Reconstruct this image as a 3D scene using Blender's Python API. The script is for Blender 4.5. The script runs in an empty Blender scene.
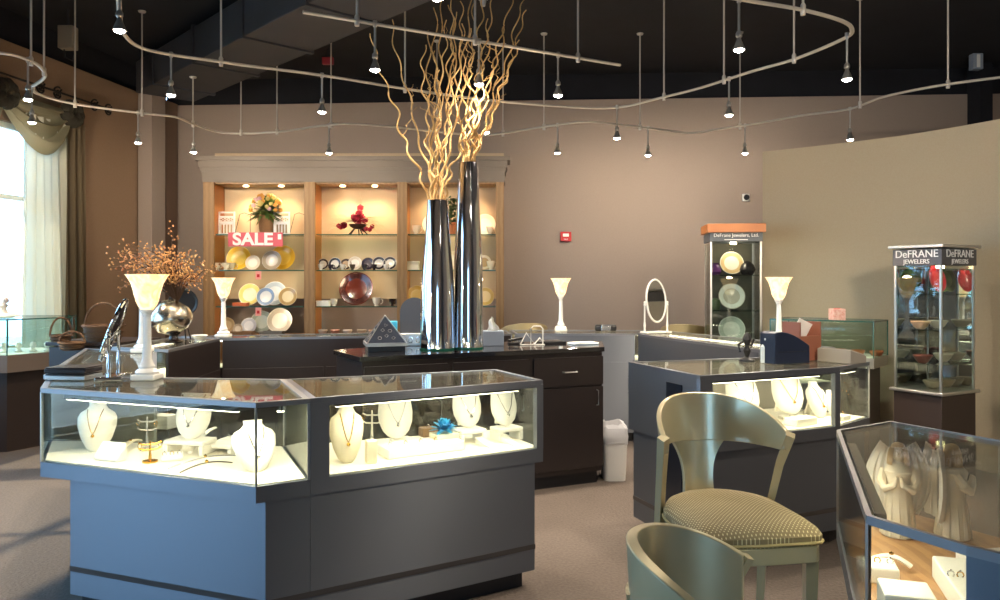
import bpy, bmesh, math, random
from mathutils import Vector, Matrix
random.seed(7)
PI = math.pi
C = bpy.context.scene.collection
EYE, F, HZ = 1.58, 780.0, 282.0     # eye height, focal length in px, horizon row

def pt(px, py, z):
    """point of the photo that lies at height z"""
    d = (EYE - z) * F / (py - HZ)
    return Vector(((px - 500) * d / F, d, z))
def ptd(px, py, d):
    return Vector(((px - 500) * d / F, d, EYE - (py - HZ) * d / F))

# ---------------------------------------------------------------- materials
def lin(c):
    if isinstance(c, str):
        c = [int(c[i:i + 2], 16) / 255 for i in (0, 2, 4)]
    return tuple(((v / 12.92) if v <= .04045 else ((v + .055) / 1.055) ** 2.4) for v in c) + (1,)
MATS = {}
def mat(name, col, rough=.5, metal=0., noise=0., nscale=20., bump=0., col2=None, emit=None, es=0., coat=0., aniso=0., trans=0., ior=1.5, spec=.5, sss=0., tex='noise'):
    if name in MATS: return MATS[name]
    m = bpy.data.materials.new(name); m.use_nodes = True
    nt = m.node_tree; b = nt.nodes['Principled BSDF']
    b.inputs['Base Color'].default_value = lin(col)
    b.inputs['Roughness'].default_value = rough
    b.inputs['Metallic'].default_value = metal
    b.inputs['Coat Weight'].default_value = coat
    b.inputs['Anisotropic'].default_value = aniso
    b.inputs['Transmission Weight'].default_value = trans
    b.inputs['IOR'].default_value = ior
    b.inputs['Specular IOR Level'].default_value = spec
    if emit:
        b.inputs['Emission Color'].default_value = lin(emit); b.inputs['Emission Strength'].default_value = es
    if col2 or bump:
        tc = nt.nodes.new('ShaderNodeTexCoord')
        if tex == 'noise':
            n = nt.nodes.new('ShaderNodeTexNoise'); n.inputs['Scale'].default_value = nscale; n.inputs['Detail'].default_value = 5
            fac = n.outputs['Fac']
        elif tex == 'voronoi':
            n = nt.nodes.new('ShaderNodeTexVoronoi'); n.inputs['Scale'].default_value = nscale; fac = n.outputs['Distance']
        else:
            n = nt.nodes.new('ShaderNodeTexWave'); n.inputs['Scale'].default_value = nscale; n.inputs['Distortion'].default_value = 3
            n.bands_direction = 'Z' if tex == 'wavez' else 'X'; fac = n.outputs['Fac']
        nt.links.new(tc.outputs['Object'], n.inputs['Vector'])
        if col2:
            r = nt.nodes.new('ShaderNodeValToRGB')
            r.color_ramp.elements[0].position = .35; r.color_ramp.elements[1].position = .65
            r.color_ramp.elements[0].color = lin(col); r.color_ramp.elements[1].color = lin(col2)
            nt.links.new(fac, r.inputs['Fac']); nt.links.new(r.outputs['Color'], b.inputs['Base Color'])
        if bump:
            bp = nt.nodes.new('ShaderNodeBump'); bp.inputs['Strength'].default_value = bump; bp.inputs['Distance'].default_value = .01
            nt.links.new(fac, bp.inputs['Height']); nt.links.new(bp.outputs['Normal'], b.inputs['Normal'])
    if aniso:
        tg = nt.nodes.new('ShaderNodeTangent'); tg.direction_type = 'RADIAL'; tg.axis = 'Z'
        nt.links.new(tg.outputs[0], b.inputs['Tangent']); b.inputs['Anisotropic Rotation'].default_value = .25
    MATS[name] = m
    return m
def glassmat(name, tint, refl=1.0, haze=0.0, hazecol='c8c0b0'):
    """thin clear pane: passes light, reflects by Fresnel"""
    m = bpy.data.materials.new(name); m.use_nodes = True; nt = m.node_tree; nt.nodes.clear()
    out = nt.nodes.new('ShaderNodeOutputMaterial'); mix = nt.nodes.new('ShaderNodeMixShader')
    tr = nt.nodes.new('ShaderNodeBsdfTransparent'); tr.inputs['Color'].default_value = lin(tint)
    gl = nt.nodes.new('ShaderNodeBsdfGlossy'); gl.inputs['Roughness'].default_value = .02
    fr = nt.nodes.new('ShaderNodeFresnel'); fr.inputs['IOR'].default_value = 1.5
    mu = nt.nodes.new('ShaderNodeMath'); mu.operation = 'MULTIPLY'; mu.inputs[1].default_value = refl
    geo = nt.nodes.new('ShaderNodeNewGeometry')
    # same Fresnel from both faces
    mb = nt.nodes.new('ShaderNodeMix'); mb.data_type = 'FLOAT'; mb.inputs[2].default_value = 1.5; mb.inputs[3].default_value = 1.5 ** 1
    nt.links.new(geo.outputs['Backfacing'], mb.inputs[0])
    lw = nt.nodes.new('ShaderNodeLayerWeight'); lw.inputs['Blend'].default_value = .5
    pw = nt.nodes.new('ShaderNodeMath'); pw.operation = 'POWER'; pw.inputs[1].default_value = 5.0
    nt.links.new(lw.outputs['Facing'], pw.inputs[0])
    ma = nt.nodes.new('ShaderNodeMath'); ma.operation = 'MULTIPLY_ADD'; ma.inputs[1].default_value = .92; ma.inputs[2].default_value = .06
    nt.links.new(pw.outputs[0], ma.inputs[0]); nt.links.new(ma.outputs[0], mu.inputs[0])
    nt.links.new(mu.outputs[0], mix.inputs[0])
    if haze:
        df = nt.nodes.new('ShaderNodeBsdfDiffuse'); df.inputs['Color'].default_value = lin(hazecol)
        m2 = nt.nodes.new('ShaderNodeMixShader'); m2.inputs[0].default_value = haze
        nt.links.new(tr.outputs[0], m2.inputs[1]); nt.links.new(df.outputs[0], m2.inputs[2]); nt.links.new(m2.outputs[0], mix.inputs[1])
    else:
        nt.links.new(tr.outputs[0], mix.inputs[1])
    nt.links.new(gl.outputs[0], mix.inputs[2]); nt.links.new(mix.outputs[0], out.inputs[0])
    return m
GLASS = glassmat('clear_glass', 'f4f8f6')
GTOP = glassmat('counter_glass', 'eef0ec', .75, .05)
GTEAL = glassmat('teal_edge_glass', 'eef7f5', .8)
SHELFG = glassmat('shelf_glass', 'd4e2dc', .8)
GEDGE = mat('glass_edge', '2f5a50', .15, 0, spec=.8)
def sheer(name, col, a):
    m = bpy.data.materials.new(name); m.use_nodes = True; nt = m.node_tree; nt.nodes.clear()
    out = nt.nodes.new('ShaderNodeOutputMaterial'); mx = nt.nodes.new('ShaderNodeMixShader'); m2 = nt.nodes.new('ShaderNodeMixShader')
    t = nt.nodes.new('ShaderNodeBsdfTransparent'); d = nt.nodes.new('ShaderNodeBsdfDiffuse'); tl = nt.nodes.new('ShaderNodeBsdfTranslucent')
    d.inputs[0].default_value = lin(col); tl.inputs[0].default_value = lin(col)
    m2.inputs[0].default_value = .5; mx.inputs[0].default_value = a
    nt.links.new(d.outputs[0], m2.inputs[1]); nt.links.new(tl.outputs[0], m2.inputs[2])
    nt.links.new(t.outputs[0], mx.inputs[1]); nt.links.new(m2.outputs[0], mx.inputs[2]); nt.links.new(mx.outputs[0], out.inputs[0])
    return m
LAM = mat('gunmetal_laminate', '73777f', .40, .74, aniso=.9)
LAMD = mat('dark_laminate', '2e2726', .3, .2)
LAMB = mat('brown_laminate', '3b302c', .4, .1)
KICK = mat('kickboard', '1c1a1c', .5)
STEEL = mat('brushed_steel', 'b8b8b8', .28, .95)
EDGE = mat('pewter_edge', '8c8c90', .35, .8)
CHROME = mat('polished_chrome', 'd8d8da', .06, 1.0)
SATIN = mat('satin_nickel', 'c2beb8', .35, .9)
WHITE = mat('white_leatherette', 'f2ede0', .55, bump=.1, nscale=200)
CREAM = mat('cream_leatherette', 'e6dcc0', .6)
DECK = mat('cream_case_floor', 'efe8d6', .7, bump=.05, nscale=150)
BACKP = mat('case_rear_door', 'a8a298', .35, .35)
GOLD = mat('gold', 'd9a441', .25, 1.0)
SILVER = mat('silver', 'd0d0d0', .2, 1.0)
WOOD = mat('honey_wood', '98602e', .45, col2='a87038', nscale=6, tex='wave')
WOOD2 = mat('pale_maple', '8a6840', .45, col2='96734a', nscale=5, tex='wave')
OLIVE = mat('olive_lacquer', 'b8ac88', .3, .38, col2='c2b692', nscale=3, coat=.4)
BLACKP = mat('black_plastic', '18181a', .4)
WHITEC = mat('white_ceramic', 'efece6', .25, coat=.5)
PAPER = mat('paper', 'f0ece4', .8)
RED = mat('signal_red', 'c01c20', .4)
GREEN = mat('leaf_green', '4a6a2a', .6, col2='6f8a3a', nscale=30)
LED = mat('led_strip', 'ffffff', .5, emit='fff0d0', es=7)

# ---------------------------------------------------------------- mesh builder
class MB:
    def __init__(s): s.bm = bmesh.new()
    def _v(s, cs, M=None):
        return [s.bm.verts.new(M @ Vector(c) if M else Vector(c)) for c in cs]
    def box(s, c, d, rz=0, rx=0, ry=0):
        M = Matrix.Translation(c) @ Matrix.Rotation(rz, 4, 'Z') @ Matrix.Rotation(ry, 4, 'Y') @ Matrix.Rotation(rx, 4, 'X')
        x, y, z = [v / 2 for v in d]
        v = s._v([(-x, -y, -z), (x, -y, -z), (x, y, -z), (-x, y, -z), (-x, -y, z), (x, -y, z), (x, y, z), (-x, y, z)], M)
        for f in ((0, 3, 2, 1), (4, 5, 6, 7), (0, 1, 5, 4), (1, 2, 6, 5), (2, 3, 7, 6), (3, 0, 4, 7)):
            s.bm.faces.new([v[i] for i in f])
        return s
    def prism(s, pts, z0, z1, M=None):
        n = len(pts)
        a = s._v([(p[0], p[1], z0) for p in pts], M); b = s._v([(p[0], p[1], z1) for p in pts], M)
        s.bm.faces.new(b); s.bm.faces.new(a[::-1])
        for i in range(n):
            s.bm.faces.new([a[i], a[(i + 1) % n], b[(i + 1) % n], b[i]])
        return s
    def lathe(s, prof, c=(0, 0, 0), n=24, M=None, cap=True, a0=0, a1=2 * PI):
        full = abs(a1 - a0 - 2 * PI) < 1e-6
        rings = []
        M = (Matrix.Translation(c) @ M) if M else Matrix.Translation(c)
        for r, z in prof:
            k = n if full else n + 1
            rings.append(s._v([(max(r, 1e-4) * math.cos(a0 + (a1 - a0) * i / n), max(r, 1e-4) * math.sin(a0 + (a1 - a0) * i / n), z) for i in range(k)], M))
        for q in range(len(rings) - 1):
            A, B = rings[q], rings[q + 1]
            for i in range(n):
                j = (i + 1) % len(A)
                s.bm.faces.new([A[i], A[j], B[j], B[i]])
        if cap and full:
            s.bm.faces.new(rings[0][::-1]); s.bm.faces.new(rings[-1])
        return s
    def tube(s, path, r, n=8, closed=False, flat=1.0):
        path = [Vector(p) for p in path]; m = len(path); rings = []
        up = Vector((0, 0, 1))
        for i, p in enumerate(path):
            if closed: t = path[(i + 1) % m] - path[i - 1]
            else: t = path[min(i + 1, m - 1)] - path[max(i - 1, 0)]
            t.normalize()
            a = t.cross(up)
            if a.length < 1e-3: a = t.cross(Vector((1, 0, 0)))
            a.normalize(); b = a.cross(t).normalized()
            rr = r[i] if isinstance(r, (list, tuple)) else r
            rings.append(s._v([p + a * rr * math.cos(2 * PI * k / n) + b * rr * flat * math.sin(2 * PI * k / n) for k in range(n)]))
        for i in range(m if closed else m - 1):
            A, B = rings[i], rings[(i + 1) % m]
            for k in range(n):
                s.bm.faces.new([A[k], B[k], B[(k + 1) % n], A[(k + 1) % n]])
        if not closed:
            s.bm.faces.new(rings[0]); s.bm.faces.new(rings[-1][::-1])
        return s
    def sphere(s, c, r, n=12, sc=(1, 1, 1)):
        M = Matrix.Translation(c) @ Matrix.Diagonal((r * sc[0], r * sc[1], r * sc[2], 1))
        bmesh.ops.create_uvsphere(s.bm, u_segments=n, v_segments=max(6, n // 2), radius=1, matrix=M)
        return s
    def ico(s, c, r, sub=1, sc=(1, 1, 1)):
        M = Matrix.Translation(c) @ Matrix.Diagonal((r * sc[0], r * sc[1], r * sc[2], 1))
        bmesh.ops.create_icosphere(s.bm, subdivisions=sub, radius=1, matrix=M)
        return s
    def grid(s, fn, nu, nv, thick=0):
        """surface fn(u,v) -> point, optional thickness by a second sheet along normal"""
        P = [[Vector(fn(i / nu, j / nv)) for j in range(nv + 1)] for i in range(nu + 1)]
        V = [[s.bm.verts.new(p) for p in row] for row in P]
        for i in range(nu):
            for j in range(nv):
                s.bm.faces.new([V[i][j], V[i + 1][j], V[i + 1][j + 1], V[i][j + 1]])
        if thick:
            def nrm(i, j):
                a = P[min(i + 1, nu)][j] - P[max(i - 1, 0)][j]; b = P[i][min(j + 1, nv)] - P[i][max(j - 1, 0)]
                q = a.cross(b)
                return q.normalized() if q.length > 1e-9 else Vector((0, 0, 1))
            W = [[s.bm.verts.new(P[i][j] - nrm(i, j) * thick) for j in range(nv + 1)] for i in range(nu + 1)]
            for i in range(nu):
                for j in range(nv):
                    s.bm.faces.new([W[i][j + 1], W[i + 1][j + 1], W[i + 1][j], W[i][j]])
            for i in range(nu):
                s.bm.faces.new([V[i + 1][0], V[i][0], W[i][0], W[i + 1][0]])
                s.bm.faces.new([V[i][nv], V[i + 1][nv], W[i + 1][nv], W[i][nv]])
            for j in range(nv):
                s.bm.faces.new([V[0][j], V[0][j + 1], W[0][j + 1], W[0][j]])
                s.bm.faces.new([V[nu][j + 1], V[nu][j], W[nu][j], W[nu][j + 1]])
        return s
    def build(s, name, m, parent=None, world=False, bevel=0, smooth=True):
        if world and parent:
            s.bm.transform((Matrix.Translation(parent.location) @ parent.rotation_euler.to_matrix().to_4x4()).inverted())
        bmesh.ops.recalc_face_normals(s.bm, faces=s.bm.faces)
        if smooth:
            for f in s.bm.faces: f.smooth = True
            for e in s.bm.edges:
                if len(e.link_faces) == 2 and e.calc_face_angle(0) > .6: e.smooth = False
        me = bpy.data.meshes.new(name); s.bm.to_mesh(me); s.bm.free()
        me.materials.append(m)
        o = bpy.data.objects.new(name, me); C.objects.link(o)
        if parent: o.parent = parent
        if bevel:
            b = o.modifiers.new('bevel', 'BEVEL'); b.width = bevel; b.segments = 2; b.limit_method = 'ANGLE'
        return o
def tag(o, label=None, cat=None, group=None, kind=None):
    if label: o['label'] = label
    if cat: o['category'] = cat
    if group: o['group'] = group
    if kind: o['kind'] = kind
    return o
def thing(name, label, cat, loc=(0, 0, 0), rz=0, group=None):
    o = bpy.data.objects.new(name, None); C.objects.link(o)
    o.location = loc; o.rotation_euler = (0, 0, rz); o.empty_display_size = .1
    return tag(o, label, cat, group)
def dup(root, loc, rz=0, label=None, group=None, scale=None):
    r = root.copy(); C.objects.link(r); r.location = loc; r.rotation_euler = (0, 0, rz)
    if scale: r.scale = (scale,) * 3 if not isinstance(scale, tuple) else scale
    if label: r['label'] = label
    if group: r['group'] = group
    for ch in list(root.children):
        c = ch.copy(); C.objects.link(c); c.parent = r
        for g in list(ch.children):
            d = g.copy(); C.objects.link(d); d.parent = c
    return r
def struct(o): o['kind'] = 'structure'; return o
def text(body, size, m, parent, loc, rot=(PI / 2, 0, 0), name='lettering', ext=.002, bold=False, align='CENTER', sx=1):
    cu = bpy.data.curves.new(name, 'FONT'); cu.body = body; cu.size = size; cu.align_x = align; cu.align_y = 'CENTER'
    cu.extrude = ext; cu.offset = size * .03 if bold else 0
    t = bpy.data.objects.new(name, cu); C.objects.link(t)
    bpy.context.view_layer.update()
    me = bpy.data.meshes.new_from_object(t.evaluated_get(bpy.context.evaluated_depsgraph_get()))
    bpy.data.objects.remove(t); bpy.data.curves.remove(cu)
    me.materials.clear(); me.materials.append(m)
    o = bpy.data.objects.new(name, me); C.objects.link(o); o.parent = parent; o.location = loc; o.rotation_euler = rot; o.scale = (sx, 1, 1)
    return o
def light(name, typ, loc, energy, col, parent=None, size=.1, sy=None, aim=None, spot=1.2, blend=.6, rad=.03):
    l = bpy.data.lights.new(name, typ); l.energy = energy; l.color = col
    if typ == 'AREA':
        l.size = size
        if sy: l.shape = 'RECTANGLE'; l.size_y = sy
    elif typ == 'SPOT': l.spot_size = spot; l.spot_blend = blend; l.shadow_soft_size = rad
    elif typ == 'POINT': l.shadow_soft_size = rad
    o = bpy.data.objects.new(name, l); C.objects.link(o); o.location = loc
    if aim is not None:
        o.rotation_euler = (Vector(aim) - Vector(loc)).to_track_quat('-Z', 'Y').to_euler()
    if parent:
        o.parent = parent; o.matrix_parent_inverse = Matrix.Translation(parent.location).inverted()
    return o

def inset(pts, d):
    n = len(pts); out = []
    area = sum(pts[i][0] * pts[(i + 1) % n][1] - pts[(i + 1) % n][0] * pts[i][1] for i in range(n))
    sg = 1 if area > 0 else -1
    ds = d if isinstance(d, (list, tuple)) else [d] * n
    lines = []
    for i in range(n):
        a, b = Vector(pts[i][:2]), Vector(pts[(i + 1) % n][:2]); t = (b - a).normalized()
        nn = Vector((-t.y, t.x)) * sg
        lines.append((a + nn * ds[i], t))
    for i in range(n):
        p, u = lines[i - 1]; q, v = lines[i]
        den = u.x * v.y - u.y * v.x
        if abs(den) < 1e-6: out.append(tuple(q)); continue
        k = ((q.x - p.x) * v.y - (q.y - p.y) * v.x) / den
        out.append(tuple(p + u * k))
    return out

# ================================================================ ROOM SHELL
CEIL = 4.45; WT = 4.08
CARPET = mat('mauve_carpet', '554a43', .95, col2='62574f', nscale=60, bump=.5)
TAUPE = mat('taupe_paint', '918176', .85, bump=.05, nscale=80, col2='948479')
TAUPEL = mat('light_taupe_paint', 'a89a82', .85, col2='ab9e87', bump=.05, nscale=80)
BLACKC = mat('black_ceiling_paint', '101016', .95, col2='15151c', nscale=3)
struct(MB().box((.2, 4, -.05), (15, 15.4, .1)).build('floor', CARPET))
struct(MB().box((.2, 4, CEIL + .05), (15, 15.4, .1)).build('ceiling', BLACKC))
def wall(name, P, Q, z0, z1, m, th=.15, openings=()):
    """wall from P to Q seen from its left-hand room side; openings (s0,s1,z0,z1)"""
    P, Q = Vector(P), Vector(Q); L = (Q - P).length; ang = math.atan2(Q.y - P.y, Q.x - P.x)
    M = Matrix.Translation((P.x, P.y, 0)) @ Matrix.Rotation(ang, 4, 'Z')
    b = MB(); s = 0
    def bx(s0, s1, a, c):
        if s1 - s0 > .001 and c - a > .001:
            b.prism([(s0, 0), (s1, 0), (s1, th), (s0, th)], a, c, M)
    for (o0, o1, a, c) in sorted(openings):
        bx(s, o0, z0, z1); bx(o0, o1, z0, a); bx(o0, o1, c, z1); s = o1
    bx(s, L, z0, z1)
    return struct(b.build(name, m, smooth=False)), M
LWP, LWQ = (-6.72, -2.0), (-4.64, 11.05)
u = (Vector(LWQ) - Vector(LWP)).normalized()
wins = [(1.0, 4.6, .15, 3.15), (5.0, 8.12, .6, 3.15), (8.42, 10.84, .85, 3.25)]
ADDED_FW = [(5.9, 7.4, .15, 2.4)]  # unseen window behind the camera, added to light the near side
wl, ML = wall('wall_left', LWP, LWQ, 0, WT, mat('lamp_warmed_taupe', '866c54', .85, col2='89705a', nscale=60), .2, wins)  # taupe browned to carry the warm lamp glow on this wall
wall('wall_back', (-4.64, 11.05), (6.9, 10.34), 0, WT, TAUPE)
wall('wall_back_upper', (-4.75, 11.12), (7.0, 10.42), WT, CEIL, BLACKC)
wall('wall_left_upper', (-6.75, -2.0), (-4.75, 11.1), WT, CEIL, BLACKC)
wall('wall_right', (6.9, 10.4), (6.9, -3.2), 0, CEIL, TAUPE)
_, MF = wall('wall_front', (6.9, -3.2), (-6.95, -3.2), 0, CEIL, TAUPE, .15, ADDED_FW)
wall('wall_left_front', (-6.95, -3.2), (-6.72, -2.0), 0, CEIL, TAUPE)
# corner pilaster
struct(MB().box((-4.62, 10.35, WT / 2), (.2, .3, WT), rz=-.16).build('trim_1', TAUPE, bevel=.004))
struct(MB().box((-4.66, 10.85, WT / 2), (.2, .3, WT), rz=-.16).build('trim_2', mat('brown_paint', '6b5546', .85), bevel=.004))
struct(MB().box((6.3, 10.25, 2.22), (.16, .3, 4.4)).build('trim_3', BLACKC))
# windows of the left wall
FRAME = mat('white_window_frame', 'ded8c8', .5)
for i, (s0, s1, a, c) in enumerate(wins):
    b = MB()
    for (x0, x1, z0, z1) in ((s0, s1, a, a + .06), (s0, s1, c - .06, c), (s0, s0 + .06, a, c), (s1 - .06, s1, a, c), ((s0 + s1) / 2 - .03, (s0 + s1) / 2 + .03, a, c), (s0, s1, 2.45, 2.5)):
        b.prism([(x0, .06), (x1, .06), (x1, .12), (x0, .12)], z0, z1, ML)
    w = struct(b.build('window_%d' % (i + 1), FRAME, smooth=False))
    MB().prism([(s0, .088), (s1, .088), (s1, .094), (s0, .094)], a, c, ML).build('pane', GLASS, w)
    struct(MB().prism([(s0 - .05, -.06), (s1 + .05, -.06), (s1 + .05, .05), (s0 - .05, .05)], a - .05, a, ML).build('trim_%d' % (i + 4), FRAME, smooth=False))
    pm = ML @ Vector(((s0 + s1) / 2, .17, (a + c) / 2)); inn = ML @ Vector(((s0 + s1) / 2, -3, (a + c) / 2))
    po = light('window_portal', 'AREA', pm, 1, (1, 1, 1), size=s1 - s0, sy=c - a, aim=inn)
    po.data.cycles.is_portal = True
for i, (s0, s1, a, c) in enumerate(ADDED_FW):
    b = MB()
    for (x0, x1, z0, z1) in ((s0, s1, a, a + .06), (s0, s1, c - .06, c), (s0, s0 + .06, a, c), (s1 - .06, s1, a, c), ((s0 + s1) / 2 - .03, (s0 + s1) / 2 + .03, a, c)):
        b.prism([(x0, .06), (x1, .06), (x1, .12), (x0, .12)], z0, z1, MF)
    w = struct(b.build('window_%d' % (i + 4), FRAME, smooth=False))
    MB().prism([(s0, .088), (s1, .088), (s1, .094), (s0, .094)], a, c, MF).build('pane', GLASS, w)
    pm = MF @ Vector(((s0 + s1) / 2, .14, (a + c) / 2)); inn = MF @ Vector(((s0 + s1) / 2, -3, (a + c) / 2))
    po = light('window_portal', 'AREA', pm, 1, (1, 1, 1), size=s1 - s0, sy=c - a, aim=inn)
    po.data.cycles.is_portal = True
# curved partition on the right
cps = [(2.70, 8.02), (3.02, 7.77), (3.35, 7.48), (3.67, 7.16), (3.92, 6.78), (4.11, 6.41), (4.28, 5.9), (4.38, 5.3), (4.42, 4.6)]
b = MB()
for i in range(len(cps) - 1):
    (x0, y0), (x1, y1) = cps[i], cps[i + 1]
pr = [(x, y) for x, y in cps] + [(x + .12, y + .08) for x, y in cps[::-1]]
n = len(cps)
A = [b.bm.verts.new((p[0], p[1], 0)) for p in pr]; B = [b.bm.verts.new((p[0], p[1], 2.92)) for p in pr]
for i in range(len(pr)):
    j = (i + 1) % len(pr); b.bm.faces.new([A[i], A[j], B[j], B[i]])
for i in range(n - 1):
    b.bm.faces.new([B[i], B[i + 1], B[len(pr) - 2 - i], B[len(pr) - 1 - i]])
struct(b.build('wall_partition', TAUPEL))
# baseboards
struct(MB().box((.3, 10.66, .06), (10.2, .03, .12), rz=-.0615).build('baseboard_back', LAMB))

# ================================================================ OUTSIDE
struct(MB().box((-13, 4, -.15), (13, 40, .1)).build('ground_outside', mat('pale_paving', 'b8b0a4', .9, col2='a8a296', nscale=2)))
def tree(loc, h, r, label, seed, grp=None):
    rnd = random.Random(seed)
    t = thing('garden_tree', label, 'tree', loc, 0, grp)
    MB().lathe([(.16, 0), (.11, h * .3), (.07, h * .6), (.02, h * .85)], n=10).build('trunk', mat('bark', '5a4636', .9, bump=.4), t)
    b = MB()
    for k in range(1500):
        d = Vector((rnd.gauss(0, 1), rnd.gauss(0, 1), rnd.gauss(0, 1))).normalized() * (rnd.random() ** .4)
        c = Vector((d.x * r, d.y * r, h * .58 + d.z * h * .45)); s = rnd.uniform(.06, .13)
        M = Matrix.Translation(c) @ Matrix.Rotation(rnd.random() * 6.3, 4, 'Z') @ Matrix.Rotation(rnd.random() * 3, 4, 'X')
        v = b._v([(-s, 0, 0), (0, -s * .45, 0), (s, 0, 0), (0, s * .45, 0)], M); b.bm.faces.new(v)
    b.build('foliage', mat('tree_leaf', '6a8a40', .6, col2='8fae58', nscale=3), t, smooth=False)
tree((-9.3, 7.5, -.1), 4.8, 1.4, 'leafy garden tree outside the tall left windows, middle of three', 1)
tree((-13.5, 6.6, -.1), 5.6, 1.6, 'leafy garden tree outside the left windows, farthest from the glass', 2)
tree((-10.4, 3.4, -.1), 4.0, 1.0, 'smaller garden tree outside the window nearest the front cases', 3)

# ================================================================ CURTAINS
def curtain(name, s0, s1, z0, z1, off, amp, waves, m, label, flare=0):
    def fn(u_, v_):
        s = s0 + (s1 - s0) * u_ + flare * (1 - v_) * (u_ - .5)
        w = off + amp * math.sin(u_ * waves * 2 * PI + v_ * 1.2) * (.6 + .4 * (1 - v_)) + .3 * amp * math.sin(u_ * waves * 5.1 + 2)
        return ML @ Vector((s, -w, z0 + (z1 - z0) * v_))
    o = MB().grid(fn, 60, 12, .004).build(name, m)
    return tag(o, label, 'curtain')
curtain('sheer_curtain', 10.28, 10.86, .05, 3.35, .14, .045, 5, sheer('ivory_voile', 'e4e0d0', .86), 'ivory sheer curtain hanging at the bright left window', .15)
curtain('taupe_curtain', 10.88, 11.2, .05, 3.4, .14, .05, 3, sheer('taupe_voile', '8a7a62', .93), 'taupe gauze curtain hanging against the brown wall beside the ivory sheer', .1)
t = thing('swag_valance', 'draped grey-green swag valance over the top of the left window', 'valance', ML @ Vector((9.9, -.1, 2.7)))
SW = sheer('sage_swag', 'aea78c', .88)
def swag(s0, s1, ztop, drop, off):
    def fn(u_, v_):
        s = s0 + (s1 - s0) * u_
        sag = 4 * u_ * (1 - u_)
        z = ztop - v_ * (.12 + drop * sag) - .03 * math.sin(v_ * 20) * sag
        return ML @ Vector((s, -(off + .05 * math.sin(v_ * 16) * (.4 + sag) + .1 * sag * v_), z))
    return MB().grid(fn, 24, 30, .004)
swag(9.95, 10.93, 3.5, .42, .16).build('swag', SW, t, world=True)
swag(8.95, 10.0, 3.5, .5, .14).build('swag', SW, t, world=True)
for s in (10.93, 9.97):
    bb = MB()
    for k in range(9):
        a = k / 9 * 2 * PI
        bb.sphere(ML @ Vector((s + .09 * math.cos(a), -.2, 3.47 + .09 * math.sin(a))), .075, 8)
    bb.build('gathered_rosette', mat('dark_sage_cloth', '2e2a20', .9, bump=.3, nscale=15), t, world=True)
t = thing('curtain_rod', 'black iron curtain rod with scrolled ends above the swag', 'curtain rod', ML @ Vector((9.9, -.15, 3.62)))
IRON = mat('black_iron', '1e1a18', .5, .6)
MB().tube([ML @ Vector((s, -.2, 3.66)) for s in (8.2, 10.0, 11.5)], .012).build('rod', IRON, t, world=True)
for s in (10.45, 10.7, 11.3, 11.55):
    MB().tube([ML @ Vector((s + .012 * k * math.cos(k * .7) * .8, -.2, 3.64)) + Vector((0, 0, .0)) for k in range(2)] + [ML @ Vector((s + .09 * math.exp(-k * .05) * math.cos(k * .4), -.2, 3.64 + .09 * math.exp(-k * .05) * math.sin(k * .4))) for k in range(2, 30)], .011, 6).build('scroll', IRON, t, world=True)

# ================================================================ BACK SHELVING UNIT
SD = 10.3                       # depth of its front plane
def sx(px): return (px - 500) * SD / F
def sz(py): return EYE - (py - HZ) * SD / F
unit = thing('display_shelving', 'wide built-in shelving unit with three lit bays along the back wall', 'shelving', (sx(352), SD + .25, 0))
X0, X1, YB = sx(203), sx(504), SD + .42
TOPZ = sz(182)
MB().box(((X0 + X1) / 2, SD + .44, (TOPZ + .9) / 2 + .45), (X1 - X0, .03, TOPZ - .9)).build('back_panel', mat('beige_panel', 'c0a98a', .8), unit, world=True)
for px0, px1 in ((203, 214), (304, 315), (397, 407), (496, 504)):
    MB().box((sx((px0 + px1) / 2), SD + .02, TOPZ / 2), (sx(px1) - sx(px0), .04, TOPZ)).build('pilaster', WOOD2, unit, world=True, bevel=.004)
    MB().box((sx((px0 + px1) / 2), SD + .235, TOPZ / 2), (sx(px1) - sx(px0) - .02, .385, TOPZ)).build('divider', WOOD, unit, world=True)
b = MB()
for (z0, z1, o) in ((182, 172, .01), (172, 168, .025), (168, 161, .045), (161, 157, .08)):
    b.box(((X0 + X1) / 2, SD + .22 - o, (sz(z0) + sz(z1)) / 2), (X1 - X0 + 2 * o, .44, sz(z1) - sz(z0)))
b.build('cornice', mat('taupe_cornice', '766a5f', .6), unit, world=True, smooth=False)
MB().box(((X0 + X1) / 2, SD + .22, .44), (X1 - X0, .42, .88)).build('base_cabinet', WOOD, unit, world=True)
bays = [(214, 304), (315, 397), (407, 496)]
rows = [234, 270, 306.5]
shz = [sz(r) for r in rows] + [.885]
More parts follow.
